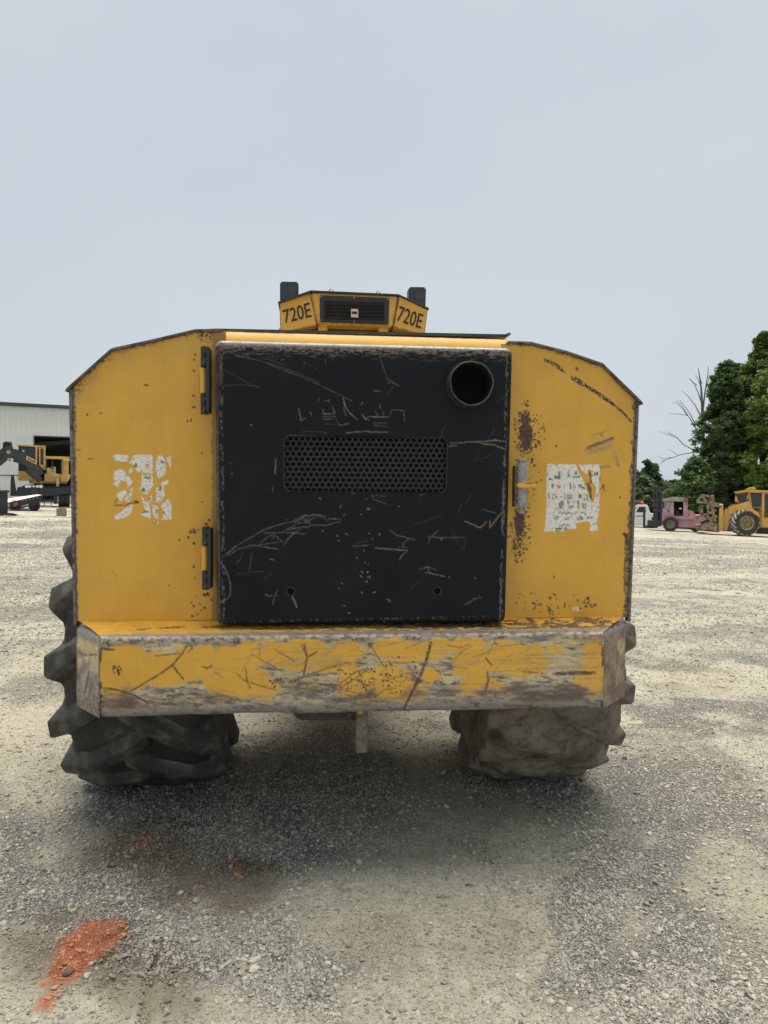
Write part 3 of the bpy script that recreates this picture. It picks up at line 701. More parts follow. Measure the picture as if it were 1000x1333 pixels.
# --- engine door
def paint_door(p):
    a, b_, c, d = (270, 430), (470, 430), (270, 630), (470, 630); k = .21
    S = lambda o, pts, w, v, ch='steel', br=.45: p.stroke(ch, pts, w*.70, v*.74, o, k, br, .62)
    for pts, w, v in (([(110,130),(250,170),(390,205),(520,250),(690,320)], .7, .30), ([(170,155),(330,190),(470,245),(600,295),(740,360),(900,440)], .8, .36), ([(100,240),(180,285),(260,330),(320,355)], .6, .2), ([(100,345),(210,335),(330,350)], .7, .2), ([(330,165),(480,215)], .7, .25), ([(600,195),(690,250)], .6, .2), ([(590,250),(605,205)], .6, .2),
        ([(565,485),(575,525),(580,560),(605,545)], 1.3, .7), ([(635,500),(650,535)], 1.2, .6), ([(690,420),(690,450)], 1.1, .5), ([(725,440),(755,432),(757,450)], .9, .5), ([(715,490),(722,518),(790,515),(775,475)], 1.2, .6), ([(715,537),(795,535)], 1, .5), ([(720,552),(790,550)], .9, .4), ([(800,555),(820,590),(880,578)], 1.2, .5), ([(840,415),(855,470),(880,510),(930,555)], 1.6, .7), ([(845,480),(858,530)], 1, .5), ([(730,580),(800,582)], .7, .25), ([(858,637),(920,629),(1000,627)], 1.5, .75), ([(720,640),(745,632)], 1, .3), ([(580,628),(720,628)], .6, .18), ([(960,518),(978,550),(1000,555)], 1.4, .75), ([(950,465),(962,445)], 1.1, .6), ([(730,180),(735,205)], 1.3, .3), ([(455,185),(475,180)], 1.2, .35)):
        S(a, pts, w, v)
    S(a, [(425,790),(420,890)], 2.0, .7, 'warm'); p.dot('steel', 270+272*k, 430+587*k, 1.0); p.dot('steel', 270+150*k, 430+890*k, 1.2, .4); S(a, [(130,825),(155,822)], 1.1, .3)
    for pts, w, v in (([(115,160),(150,260),(175,330)], .8, .4), ([(175,302),(200,325),(235,345)], 1.2, .7), ([(200,345),(160,405)], .6, .3), ([(78,375),(125,380)], 1.1, .45), ([(5,520),(30,550),(45,535),(170,538)], 1.4, .75), ([(88,500),(102,525)], 1, .5), ([(115,460),(122,482)], 1.1, .6), ([(140,505),(142,530)], .9, .4), ([(180,525),(190,493),(265,495),(272,560)], .9, .5), ([(75,575),(165,575)], .8, .4), ([(80,588),(170,600)], .7, .35), ([(0,628),(170,632)], 1.4, .6), ([(500,660),(505,620),(525,590)], 1, .18), ([(700,820),(740,735)], .6, .16), ([(700,800),(780,790),(835,745)], .6, .16), ([(780,690),(830,610)], .8, .2), ([(840,440),(910,400)], .8, .2)):
        S(b_, pts, w, v)
    for pts, w, v in (([(555,702),(650,695),(780,690),(830,680),(900,692)], 1.2, .7), ([(700,690),(760,705),(830,712),(900,742)], 1.3, .7), ([(540,720),(600,718)], 1.2, .5), ([(770,688),(850,686)], 1.2, .6)):
        S(b_, pts, w, v, 'warm'); S(b_, [(x, y-4) for x, y in pts], w*.5, v*.6)
    for pts, w, v in (([(95,455),(170,390),(260,335),(350,285),(430,255),(510,237)], 1.1, .5), ([(110,445),(200,370),(290,320),(380,270),(500,240)], .8, .45), ([(510,240),(560,215),(610,190)], 1.1, .5), ([(540,240),(600,200),(640,195),(690,190),(740,205)], 1.2, .5), ([(620,230),(690,195),(750,230)], .9, .45), ([(750,215),(830,220)], 1.3, .6), ([(640,255),(730,258),(790,240),(830,232)], 1.3, .55), ([(350,305),(480,300),(605,310)], 1.3, .5), ([(470,295),(560,245),(640,235)], 1, .5), ([(480,290),(560,270),(640,265)], 1, .5), ([(400,345),(420,315),(470,365)], 1, .45), ([(475,385),(500,340),(560,290),(580,275)], 1.2, .5), ([(330,360),(380,325),(430,310)], .9, .4), ([(120,450),(200,400),(300,380),(440,362)], .9, .45), ([(260,380),(350,390),(440,405)], 1.2, .5), ([(185,490),(210,460),(218,430)], 1, .4), ([(260,545),(268,480),(275,430)], .9, .4), ([(85,490),(110,520),(130,570),(145,630),(142,690),(110,720),(80,732)], 1.6, .6), ([(180,560),(260,550),(350,540)], .7, .22), ([(350,595),(405,545)], .7, .22), ([(360,682),(375,696),(400,690)], 1.9, .6), ([(435,660),(415,700),(408,750)], 1.2, .5), ([(440,690),(432,695)], 1, .5), ([(900,380),(990,385)], 1, .35), ([(905,390),(1000,375)], 1, .35), ([(915,365),(1000,352)], 1, .3), ([(402,10),(405,48)], 1, .3), ([(895,50),(912,62)], 2, .6), ([(850,185),(845,205)], 2, .4), ([(590,205),(640,250)], .9, .4), ([(600,240),(635,200)], .9, .4), ([(570,215),(640,240)], 1.2, .35)):
        S(c, pts, w, v)
    S(c, [(525,695),(542,730),(556,768)], 2.6, .75, 'warm', .2)
    for pts, w, v in (([(70,70),(80,95),(110,108),(160,125)], 1.1, .45), ([(75,72),(160,75)], .9, .35), ([(180,288),(220,318),(270,330),(335,347)], 1.3, .55), ([(290,345),(265,365),(258,385)], 1.3, .55), ([(230,390),(290,395)], 1.2, .4), ([(92,397),(180,405),(290,412)], 2, .6), ([(290,420),(255,440),(238,475)], 1.4, .5), ([(418,327),(500,333),(640,332)], 1.2, .5), ([(415,370),(430,330),(480,290)], 1, .4), ([(655,335),(635,400)], .7, .2), ([(360,530),(410,515),(465,530)], 1.2, .5), ([(400,548),(520,573)], 1.3, .6), ([(415,518),(420,545)], 1.3, .5), ([(800,270),(850,200),(890,165)], 1.4, .4), ([(750,158),(840,182)], .9, .5), ([(640,748),(670,735),(700,712),(750,705)], 1.9, .4), ([(735,690),(738,705)], 1.2, .3), ([(35,160),(60,155)], 1.7, .6), ([(300,260),(420,225),(500,190)], .9, .16), ([(600,180),(625,120)], 1, .18), ([(360,75),(405,52)], 1, .35), ([(310,650),(370,595)], .8, .15), ([(690,60),(650,120)], .7, .15), ([(560,280),(600,370)], .8, .12)):
        S(d, pts, w, v)
    for pts, w, v in (([(645,230),(690,250),(740,272),(780,235)], 2.0, .75), ([(800,228),(798,272),(850,205),(888,168)], 1.8, .6)):
        S(d, pts, w, v, 'warm', .2)
    for o, lst in ((c, ((827,133),(825,150),(810,322),(862,312),(870,315),(815,355),(930,460),(960,550),(952,565),(953,673),(815,645),(835,615),(850,755),(880,803),(718,287),(488,222),(395,468),(410,470),(992,160),(970,412),(700,90),(990,605),(990,575))), (d, ((5,190),(45,152),(72,340),(50,305),(5,575),(40,603),(83,670),(5,675),(170,715),(178,728),(230,140),(35,92),(545,577),(710,583),(145,852),(518,840),(25,488),(45,495),(40,545),(55,575),(110,312),(120,308),(500,345)))):
        for x, y in lst: p.dot('steel', o[0]+x*k, o[1]+y*k, .9, .55)
    # worn edges of the door
    lx = 281+(p.PY-443)*.0108; rx = 667-(p.PY-452)*.0255; ty = 443+(p.PX-280)*.0182
    dl, dr, dt = p.PX-lx, rx-p.PX, p.PY-ty
    jl = (p.jx-p.PX)*1.2
    v = fbm(p.PX/1.6, p.PY/4.5, 52, 3)
    p.add('steel', (1-sstep(.8, 2.6, abs(dl-6.4+jl*.7)))*sstep(.50, .60, v)*.42)
    p.add('rust', (1-sstep(1.2, 4.6, abs(dl-6+jl)))*sstep(.46, .6, p.n2)*(1-sstep(90, 170, dt))*.8)
    p.add('scuff', (1-sstep(1.2, 3.4, dl))*.38)
    p.add('steel', (1-sstep(.5, 1.9, abs(dr-7.2+jl*.5)))*sstep(.50, .60, fbm(p.PX/3, p.PY/9, 53, 3))*.36)
    p.add('warm', (1-sstep(.5, 2.2, abs(dr-5.5+jl*.5)))*sstep(.54, .66, v)*.5)
    p.add('steel', (1-sstep(5.5, 8.5, dt+(p.n1-.5)*4))*(.75+.25*p.n1))
    p.add('steel', (1-sstep(7, 12, dt+(p.jy-p.PY)*1.3))*sstep(.46, .60, fbm(p.PX/3.2, p.PY/1.6, 54, 3))*.65)
    p.add('warm', sstep(6.5, 8, dt)*(1-sstep(10, 17, dt+(p.jy-p.PY)*1.5))*sstep(.47, .58, fbm(p.PX/4.2, p.PY/1.6, 55, 3))*.55)
    p.add('steel', (1-sstep(14, 26, dt))*sstep(.58, .68, fbm(p.PX/8, p.PY/1.4, 57, 3))*.3)
    by = 813-(p.PX-283)*.0211
    p.add('steel', (1-sstep(.5, 2, abs(by-p.PY-3)))*sstep(.62, .7, v)*.4)

def edge_axis(a, b, r, step, nr=7):
    e = r*(1-np.cos(np.linspace(0, math.pi/2, nr+1)))[:-1]
    return np.concatenate([a+e, np.linspace(a+r, b-r, int((b-a-2*r)/step)+1), (b-e)[::-1]])
def rounded_plate(x0, x1, z0, z1, rc, r, Y0, step=.0032, depth=.12):
    xs, zs = edge_axis(x0, x1, r, step), edge_axis(z0, z1, r, step)
    X, Z = np.meshgrid(xs, zs, indexing='ij')
    cx, cz = np.clip(X, x0+rc, x1-rc), np.clip(Z, z0+rc, z1-rc)
    dx, dz = X-cx, Z-cz; L = np.maximum(np.hypot(dx, dz), 1e-9)
    m_ = (abs(dx) > 0) & (abs(dz) > 0)
    mm = np.maximum(abs(dx), abs(dz))                      # square corner -> round corner
    X = np.where(m_, cx+dx/L*mm, X); Z = np.where(m_, cz+dz/L*mm, Z)
    dist = np.where(m_, rc-mm, np.minimum(np.minimum(X-x0, x1-X), np.minimum(Z-z0, z1-Z)))
    dd = np.clip(r-np.clip(dist, 0, None), 0, r)
    Yv = Y0-TILT*(Z-1.1)+(r-np.sqrt(np.maximum(r*r-dd*dd, 0)))
    return xs, zs, X, Z, Yv
xs, zs, X, Z, Yv = rounded_plate(DX0, DX1, DZ0, DZ1, .028, .020, YD)
p = Paint(*proj(X, Yv, Z)); paint_door(p)
# openings: grille window, exhaust hole, two bolt holes
G0, G1 = W(370, 566, YD, TILT), W(581, 640, YD, TILT)
GX0, GX1, GZ0, GZ1 = G0[0], G1[0], G1[2]-.004, G0[2]-.002
EX = W(610.5, 500.5, YD, TILT); EXR = 29.5*3.05/960
BH = [W(378.5, 770, YD, TILT), W(569, 769.5, YD, TILT)]; BR = .0165
xc = (X[:-1, :-1]+X[1:, 1:])/2; zc_ = (Z[:-1, :-1]+Z[1:, 1:])/2
rcx, rcz = np.clip(xc, GX0+.03, GX1-.03), np.clip(zc_, GZ0+.03, GZ1-.03)
keep = np.hypot(xc-rcx, zc_-rcz) > .030
keep &= np.hypot(xc-EX[0], zc_-EX[2]) > EXR-.004
for q in BH: keep &= np.hypot(xc-q[0], zc_-q[2]) > BR
nu, nv = len(xs), len(zs)
V = np.stack([X.ravel()-BASE.x, Yv.ravel()-BASE.y, Z.ravel()], 1)
per = [i*nv for i in range(nu)]+[(nu-1)*nv+j for j in range(1, nv)]+[i*nv+nv-1 for i in range(nu-2, -1, -1)]+[j for j in range(nv-2, 0, -1)]
back = V[per].copy(); back[:, 1] += .105
fs = np.concatenate([grid_faces(nu, nv, keep)[:, ::-1], np.array([[per[i], per[(i+1) % len(per)], len(V)+(i+1) % len(per), len(V)+i] for i in range(len(per))])])
me = np_mesh('engine_door', np.concatenate([V, back]), fs, True)
for kk in p.ch: p.ch[kk] = np.concatenate([p.ch[kk], np.full(len(per), .3 if kk == 'scuff' else 0.0)])
p.store(me)
door = link('engine_door', me, M['door'], ROOT)
tag(door, 'scratched black engine door with mesh window and exhaust outlet')

def ring(cx, cz, Y0, r, rt, name, mat, parent, squash=None):
    pts = []
    b = mb(); n = 40
    for i in range(n+1):
        t_ = 2*math.pi*i/n
        x, z = cx+r*math.cos(t_), cz+r*math.sin(t_)
        pts.append((x, Y0-TILT*(z-1.1), z))
    b.tube(pts, rt, 8, False); return b.build(name, mat, parent, smooth=60)
def rrect_pts(x0, x1, z0, z1, rc, Y0, n=8):
    pts = []
    for cx, cz, a0 in ((x1-rc, z1-rc, 0), (x0+rc, z1-rc, 90), (x0+rc, z0+rc, 180), (x1-rc, z0+rc, 270)):
        for i in range(n+1):
            a = math.radians(a0+90*i/n); x, z = cx+rc*math.cos(a), cz+rc*math.sin(a)
            pts.append((x, Y0-TILT*(z-1.1), z))
    return pts+[pts[0]]
b = mb(); b.tube(rrect_pts(GX0, GX1, GZ0, GZ1, .030, YD+.001), .0028, 8, False); b.build('grille_rim', M['grille'], door, smooth=60)
# perforated plate: every hole a real opening
pitch = 7.72*3.11/960; rowp = pitch*.866; hr = pitch*.325
vs, ff = [], []
nrow = int((GZ1-GZ0)/rowp)+1; ncol = int((GX1-GX0)/pitch)+2; YG = YD+.012
for j in range(nrow):
    zc = GZ1-rowp*(j+.55)
    for i in range(ncol):
        xc = GX0+pitch*(i+(.5 if j % 2 else 0.0))
        if xc < GX0-.2*pitch or xc > GX1+.2*pitch or zc < GZ0-.3*rowp: continue
        b0 = len(vs)
        for q in range(12):
            a = math.radians(30*q); hx = pitch/2/math.cos(((a+math.pi/6) % (math.pi/3))-math.pi/6)
            for rr, dy in ((hx, 0), (hr*1.12, 0), (hr, .0015), (hr, .006)):
                x = np.clip(xc+rr*math.cos(a), GX0-.001, GX1+.001); z = np.clip(zc+rr*math.sin(a), GZ0-.001, GZ1+.001)
                vs.append((x-BASE.x, YG-TILT*(z-1.1)+dy-BASE.y, z))
        for q in range(12):
            A, B = b0+q*4, b0+((q+1) % 12)*4
            for e_ in range(3): ff.append((A+e_, A+e_+1, B+e_+1, B+e_))
me = np_mesh('perforated_grille', vs, ff); link('perforated_grille', me, M['grille'], door)
b = mb(); zc = (GZ0+GZ1)/2; y = YD-TILT*(zc-1.1)
b.span((GX0-.03, y+.032, GZ0-.03), (GX1+.03, y+.10, GZ1+.03)); b.build('radiator_core', M['void'], door)
# exhaust outlet
dn = Vector((0, -1, -TILT)).normalized()
c0 = Vector(EX); prof = []
b = mb(); n = 56
sec = [(.040, EXR-.0062), (.058, EXR-.0062), (.060, EXR-.0045), (.060, EXR-.001), (.058, EXR), (-.02, EXR)]
vs = []
for s_, r_ in sec:
    for q in range(n):
        a = 2*math.pi*q/n; rr = r_+ (.0012*math.sin(3*a)+.0008*math.sin(7*a+1) if s_ > 0 else 0)
        vs.append(c0+dn*s_+Vector((rr*math.cos(a), 0, rr*math.sin(a))))
fs = [(i*n+q, i*n+(q+1) % n, (i+1)*n+(q+1) % n, (i+1)*n+q) for i in range(len(sec)-1) for q in range(n)]
b.add(vs, fs); pipe = b.build('exhaust_pipe', M['pipe'], door, smooth=35)
b = mb()
b.add([c0+dn*s_+Vector((r_*math.cos(2*math.pi*q/n), 0, r_*math.sin(2*math.pi*q/n))) for s_, r_ in ((.052, EXR-.0066), (-.10, EXR-.0066), (-.10, .001)) for q in range(n)], [(i*n+q, i*n+(q+1) % n, (i+1)*n+(q+1) % n, (i+1)*n+q) for i in range(2) for q in range(n)])
b.build('exhaust_bore', M['soot'], door, smooth=35)
ring(EX[0], EX[2], YD, EXR+.002, .004, 'weld_bead', M['grille'], door)
for q in BH:
    ring(q[0], q[2], YD+.0005, BR+.0008, .0022, 'bolt_hole', M['grille'], door)
    b = mb(); b.span((q[0]-.03, Ypl(YD, q[2])+.02, q[2]-.03), (q[0]+.03, Ypl(YD, q[2])+.06, q[2]+.03)); b.build('hole_backing', M['void'], door)

# --- hinges, latch
def hinge(y0, y1):
    za, zb = W(271, y1, 3.22)[2], W(271, y0, 3.22)[2]
    xl, xr = W(264, (y0+y1)/2, 3.2)[0], W(276, (y0+y1)/2, 3.2)[0]
    L = zb-za; yy = 3.205-TILT*((za+zb)/2-1.1)
    b = mb(); b.span((xr-.011, yy-.045, za+.006), (xr+.002, yy+.035, zb-.006)); hg = b.build('door_hinge', M['black'], ROOT, bevel=.002)
    for u0, u1 in ((0, .30), (.70, 1)):
        b = mb()
        b.tube([((xl+xr)/2-.004, yy-.004, za+L*u0), ((xl+xr)/2-.004, yy-.004, za+L*u1)], .0155, 14)
        b.span((xl, yy+.004, za+L*u0+.004), (xr-.012, yy+.05, za+L*u1-.004))
        b.build('hinge_knuckle', M['darksteel'], hg, bevel=.002, smooth=40)
        for w_ in (.3, .75):
            b = mb(); b.tube([((xl+xr)/2+.002, yy-.018, za+L*(u0+(u1-u0)*w_)), ((xl+xr)/2+.002, yy-.029, za+L*(u0+(u1-u0)*w_))], .0075, 6); b.build('hinge_bolt', M['darksteel'], hg)
    b = mb(); b.tube([((xl+xr)/2-.009, yy, za+L*.31), ((xl+xr)/2-.009, yy, za+L*.69)], .0135, 14); b.span((xl-.006, yy+.002, za+L*.31), (xr-.022, yy+.055, za+L*.69))
    b.build('hinge_sleeve', M['yellow'], hg, bevel=.002, smooth=40)
hinge(456, 542); hinge(685, 766)
lx_ = W(676, 630, 3.2)[0]; zt_, zb_ = W(676, 598, 3.2)[2], W(676, 660, 3.2)[2]; yy = 3.185-TILT*.6
b = mb()
sec = [(zb_-.028, .013), (zb_-.001, .013), (zb_, .019), (zb_+.004, .024), (zt_-.02, .024), (zt_-.018, .019), (zt_-.012, .019), (zt_-.010, .025), (zt_-.004, .025), (zt_, .017)]
n = 20
b.add([(lx_+r_*math.cos(2*math.pi*q/n), yy+r_*math.sin(2*math.pi*q/n), z) for z, r_ in sec for q in range(n)], [(i*n+q, i*n+(q+1) % n, (i+1)*n+(q+1) % n, (i+1)*n+q) for i in range(len(sec)-1) for q in range(n)]+[tuple(range(n-1, -1, -1)), tuple(range((len(sec)-1)*n, len(sec)*n))])
latch = b.build('door_latch', M['latch'], ROOT, smooth=35)
b = mb(); b.span((lx_-.034, yy-.012, zb_+.002), (lx_-.026, yy+.04, zt_-.03)); b.build('latch_plate', M['edge'], latch, bevel=.002)
zm = W(676, 632, 3.2)[2]
b = mb(); b.span((lx_-.030, yy-.030, zm-.013), (lx_+.062, yy+.0, zm+.011)); b.span((lx_+.030, yy-.001, zm-.012), (lx_+.060, yy+.13, zm+.010)); b.build('latch_tab', M['yellow'], latch, bevel=.003)
for dz in (.11, .06, -.055, -.085):
    b = mb(); b.tube([(lx_-.0245, yy-.022, zm+dz), (lx_-.0245, yy+.005, zm+dz)], .0055, 6); b.build('latch_bolt', M['steel'], latch)

# --- bumper
BX0, BX1, BZ0, BZ1 = -.8733, 1.2616, .762, 1.103
def bumper_profile():
    pr = [(3.30, 1.132), (3.20, 1.119), (YB+.04, 1.106)]
    r = .030
    for a in np.linspace(0, 90, 8): pr.append((YB+r-r*math.sin(math.radians(a)), BZ1-r+r*math.cos(math.radians(a))))
    nz_ = 78
    for z in np.linspace(BZ1-r, BZ0+.04, nz_)[1:]: pr.append((YB+.0157*(BZ1-z), z))
    r2 = .040; yb = YB+.0157*.35
    for a in np.linspace(0, 90, 9)[1:]: pr.append((yb+r2-r2*math.cos(math.radians(a)), BZ0+r2-r2*math.sin(math.radians(a))))
    pr.append((3.19, BZ0+.004))
    out_ = [pr[0]]
    for q in pr[1:]:                                      # refine the top face so that its wear shows
        d = math.hypot(q[0]-out_[-1][0], q[1]-out_[-1][1]); s0 = out_[-1]
        k_ = max(1, int(d/.0045))
        for i in range(1, k_+1): out_.append((s0[0]+(q[0]-s0[0])*i/k_, s0[1]+(q[1]-s0[1])*i/k_))
    return np.array(out_)
def paint_bumper(p):
    PX, PY = p.PX, p.PY
    ty = 826.5-(PX-130)*.0135; by = 936-(PX-131)*.0195     # front face top and bottom edges in the photo
    u = (PY-ty)/(by-ty)
    nA = fbm(PX/34, PY/17, 101, 5, .58); nB = fbm(PX/11, PY/5, 103, 4, .6); nS = fbm((PX+PY*.4)/13, (PY-PX*.05)/3.0, 105, 5, .62)
    yel = np.zeros_like(PX)-.5
    for cx, cy, rx, ry in ((160,868,42,36),(146,905,20,24),(215,872,55,24),(262,862,45,22),(305,872,46,40),(330,900,40,16),(395,855,66,20),(430,862,36,14),(460,890,28,22),(455,848,26,14),(510,846,28,12),(545,848,44,15),(500,892,55,26),(535,905,26,14),(616,862,30,34),(655,856,34,24),(690,858,28,22),(628,895,34,18),(775,872,20,46),(757,890,14,12),(722,846,12,8),(560,880,16,10),(285,905,16,10)):
        yel = np.maximum(yel, p.ell(cx, cy, rx, ry, 2.2))
    yel = yel+(nA-.5)*1.15+(nB-.5)*.55
    bare = 1-sstep(-.08, .16, yel)
    front = sstep(.02, .06, u)
    p.add('cream', bare*front)
    brown = sstep(.50, .62, nB*.5+nS*.5+.10*sstep(.45, .8, u)+.04*sstep(.2, .0, u))*bare
    p.add('scuff', brown*front*.95); p.add('rust', brown*front*sstep(.56, .66, nS)*.6)
    bb = sstep(.63, .80, u+(nA-.5)*.34)*(1-sstep(.86, .93, u))
    p.add('scuff', bb*(.35+.6*sstep(.36, .58, nS*.5+nA*.5)))
    p.add('rust', bb*sstep(.46, .66, nA*.6+nS*.4)*.7)
    # bare rounded edges
    le = sstep(.84, .89, u+(nB-.5)*.10); p.add('cream', le*.0)
    p.add('scuff', le*.75); p.add('steel', le*(.5+.35*fbm(PX/40, PY/3, 161, 3)))
    te = sstep(-.02, .01, u+(nB-.5)*.03)*(1-sstep(.075, .14, u+(nA-.5)*.14+(nB-.5)*.10))
    p.add('scuff', te*.6); p.add('steel', te*(.65+.2*nS)); p.cut('cream', te*.9)
    p.add('rust', te*sstep(.49, .60, fbm(PX/6, PY/3, 111, 4))*sstep(0, .06, u)*.8)
    # flat top of the bumper: chipped and gouged
    top = 1-sstep(-.02, .01, u)
    chip = sstep(.55, .63, fbm(PX/8, PY/1.8, 115, 4)+.22*sstep(-.20, -.03, u)-.11)
    wgt = .15+.75*sstep(200, 600, PX)
    p.add('rust', top*chip*wgt); p.add('steel', top*sstep(.60, .66, fbm(PX/9, PY/2, 117, 3)+.2*sstep(-.16, -.03, u)-.1)*wgt*.7)
    for pts, w in (([(748,806),(775,807)], 5.0), ([(770,810),(778,812)], 3.4), ([(786,808),(800,812)], 2.5), ([(660,812),(700,813)], 2.4), ([(705,815),(745,814)], 2), ([(205,818),(240,816)], 1.8), ([(262,817),(300,815)], 2.2), ([(560,816),(640,813)], 2.4), ([(330,819),(420,818)], 2.0), ([(580,811),(625,810)], 1.4), ([(178,820),(196,818)], 1.4)):
        p.stroke('rust', pts, w, .9, broken=.5)
    # gouges on the front
    o, k = (80, 780), .4
    for pts, w, v in (([(415,140),(395,175),(360,215),(310,250),(225,300)], 2.2, .85), ([(420,145),(425,160),(412,172)], 1.6, .7), ([(362,215),(380,240),(398,260)], 2.4, .8), ([(305,185),(350,180),(385,176)], 1.3, .7), ([(138,290),(180,294),(230,310),(285,338)], 2.8, .9), ([(125,160),(172,165)], 2.3, .95), ([(150,140),(158,160)], 1.6, .8), ([(458,218),(475,225),(490,214)], 1.6, .8), ([(790,145),(800,190),(788,250)], 2.4, .8), ([(800,190),(830,172)], 2.0, .8), ([(780,145),(795,180)], 1.6, .6), ([(600,225),(605,270),(615,290)], 1.3, .8), ([(570,240),(590,262),(640,280),(700,296)], 1, .6), ([(690,160),(740,190),(760,205)], 1, .55), ([(620,180),(720,235)], .9, .5), ([(760,265),(860,225),(940,205)], 2.0, .55), ([(740,275),(820,270),(960,305)], 1.6, .45), ([(880,300),(950,262),(1000,228)], 1.3, .6), ([(770,255),(900,240)], 2.6, .45), ([(500,155),(525,150)], 2, .6)):
        p.stroke('rust', pts, w, v*.95, o, k, .35); p.stroke('dark', pts, w*.35, v*.4, o, k, .5)
    o = (440, 780)
    for pts, w, v in (([(303,140),(290,190),(270,245),(245,295),(215,355)], 3.4, .95), ([(100,140),(125,180),(150,220)], 2.0, .5), ([(0,280),(60,235),(100,225)], 1.6, .6), ([(700,243),(770,240),(838,240)], 5.0, .9), ([(485,235),(490,265),(475,310)], 3.0, .7), ([(355,150),(400,158),(430,145)], 1.4, .5), ([(100,335),(150,295),(190,290)], 1.6, .5), ([(120,205),(260,205),(420,225)], 1.1, .5), ([(600,235),(650,240)], 2.4, .5), ([(375,200),(410,165),(440,150)], 1.0, .45), ([(480,190),(500,215)], 2.4, .6)):
        p.stroke('rust', pts, w, v*.95, o, k, .35); p.stroke('dark', pts, w*.35, v*.4, o, k, .5)
    p.speckle('dark', 152, 872, 6, 6, 26, .5, 1.4, 31); p.speckle('rust', 470, 885, 36, 24, 90, .6, 1.6, 32); p.speckle('rust', 520, 880, 26, 26, 60, .6, 1.7, 33); p.speckle('rust', 360, 888, 12, 8, 16, .8, 1.8, 34); p.speckle('rust', 450, 900, 40, 14, 40, .5, 1.3, 35)
    for _ in range(110):                                   # many fine scrapes
        x, y = random.uniform(270, 720), random.uniform(842, 915); L = random.uniform(8, 46); a = random.gauss(-.25, .45)
        p.stroke(random.choice(('rust', 'scuff', 'scuff')), [(x, y), (x+L*math.cos(a), y+L*math.sin(a))], random.uniform(.5, 1.2), random.uniform(.25, .6), broken=.5)
    for _ in range(36):
        x, y = random.uniform(330, 700), random.uniform(845, 912); L = random.uniform(40, 120)
        p.stroke('scuff', [(x, y), (x+L, y-L*.02+random.uniform(-3, 3))], random.uniform(.6, 1.6), random.uniform(.3, .6), broken=.6)
    ends = np.maximum(1-sstep(1.0, 3.0, p.jx-130.5), sstep(-3.0, -1.0, p.jx-(786+(PY-819)*-.02)))
    p.add('dark', ends*front*sstep(.40, .55, fbm(PX/4, PY/9, 121, 3))*.85)
pr = bumper_profile(); npf = len(pr)
us = np.linspace(0, 1, 680)
Yc, Zc = pr[:, 0], pr[:, 1]
fan = np.clip((Yc-(YB+.012))/.20, 0, 1)*.150*(Zc > 1.05)
XL, XR = BX0-fan, BX1+fan*1.18
Xb = XL[None, :]+(XR-XL)[None, :]*us[:, None]; Yb_ = np.repeat(Yc[None], len(us), 0); Zb_ = np.repeat(Zc[None], len(us), 0)
wob = (fbm(Xb*5, Zb_*9+Yb_*9, 131, 3)-.5)*.007
Yb_ = Yb_+wob*(Zb_ < 1.11); Zb_ = Zb_+np.where((Zb_ < .80), (fbm(Xb*4, Yb_*0, 133, 3)-.5)*.012, 0)+np.where(Zb_ > 1.09, (fbm(Xb*6, Yb_*6, 134, 3)-.5)*.005, 0)
p = Paint(*proj(Xb, Yb_, Zb_)); paint_bumper(p)
me = np_mesh('rear_bumper', np.stack([Xb.ravel()-BASE.x, Yb_.ravel()-BASE.y, Zb_.ravel()], 1), grid_faces(len(us), npf), True)
p.store(me); bumper = link('rear_bumper', me, M['panel'], ROOT)
tag(bumper, 'scraped yellow rear bumper worn to bare metal along its edges')
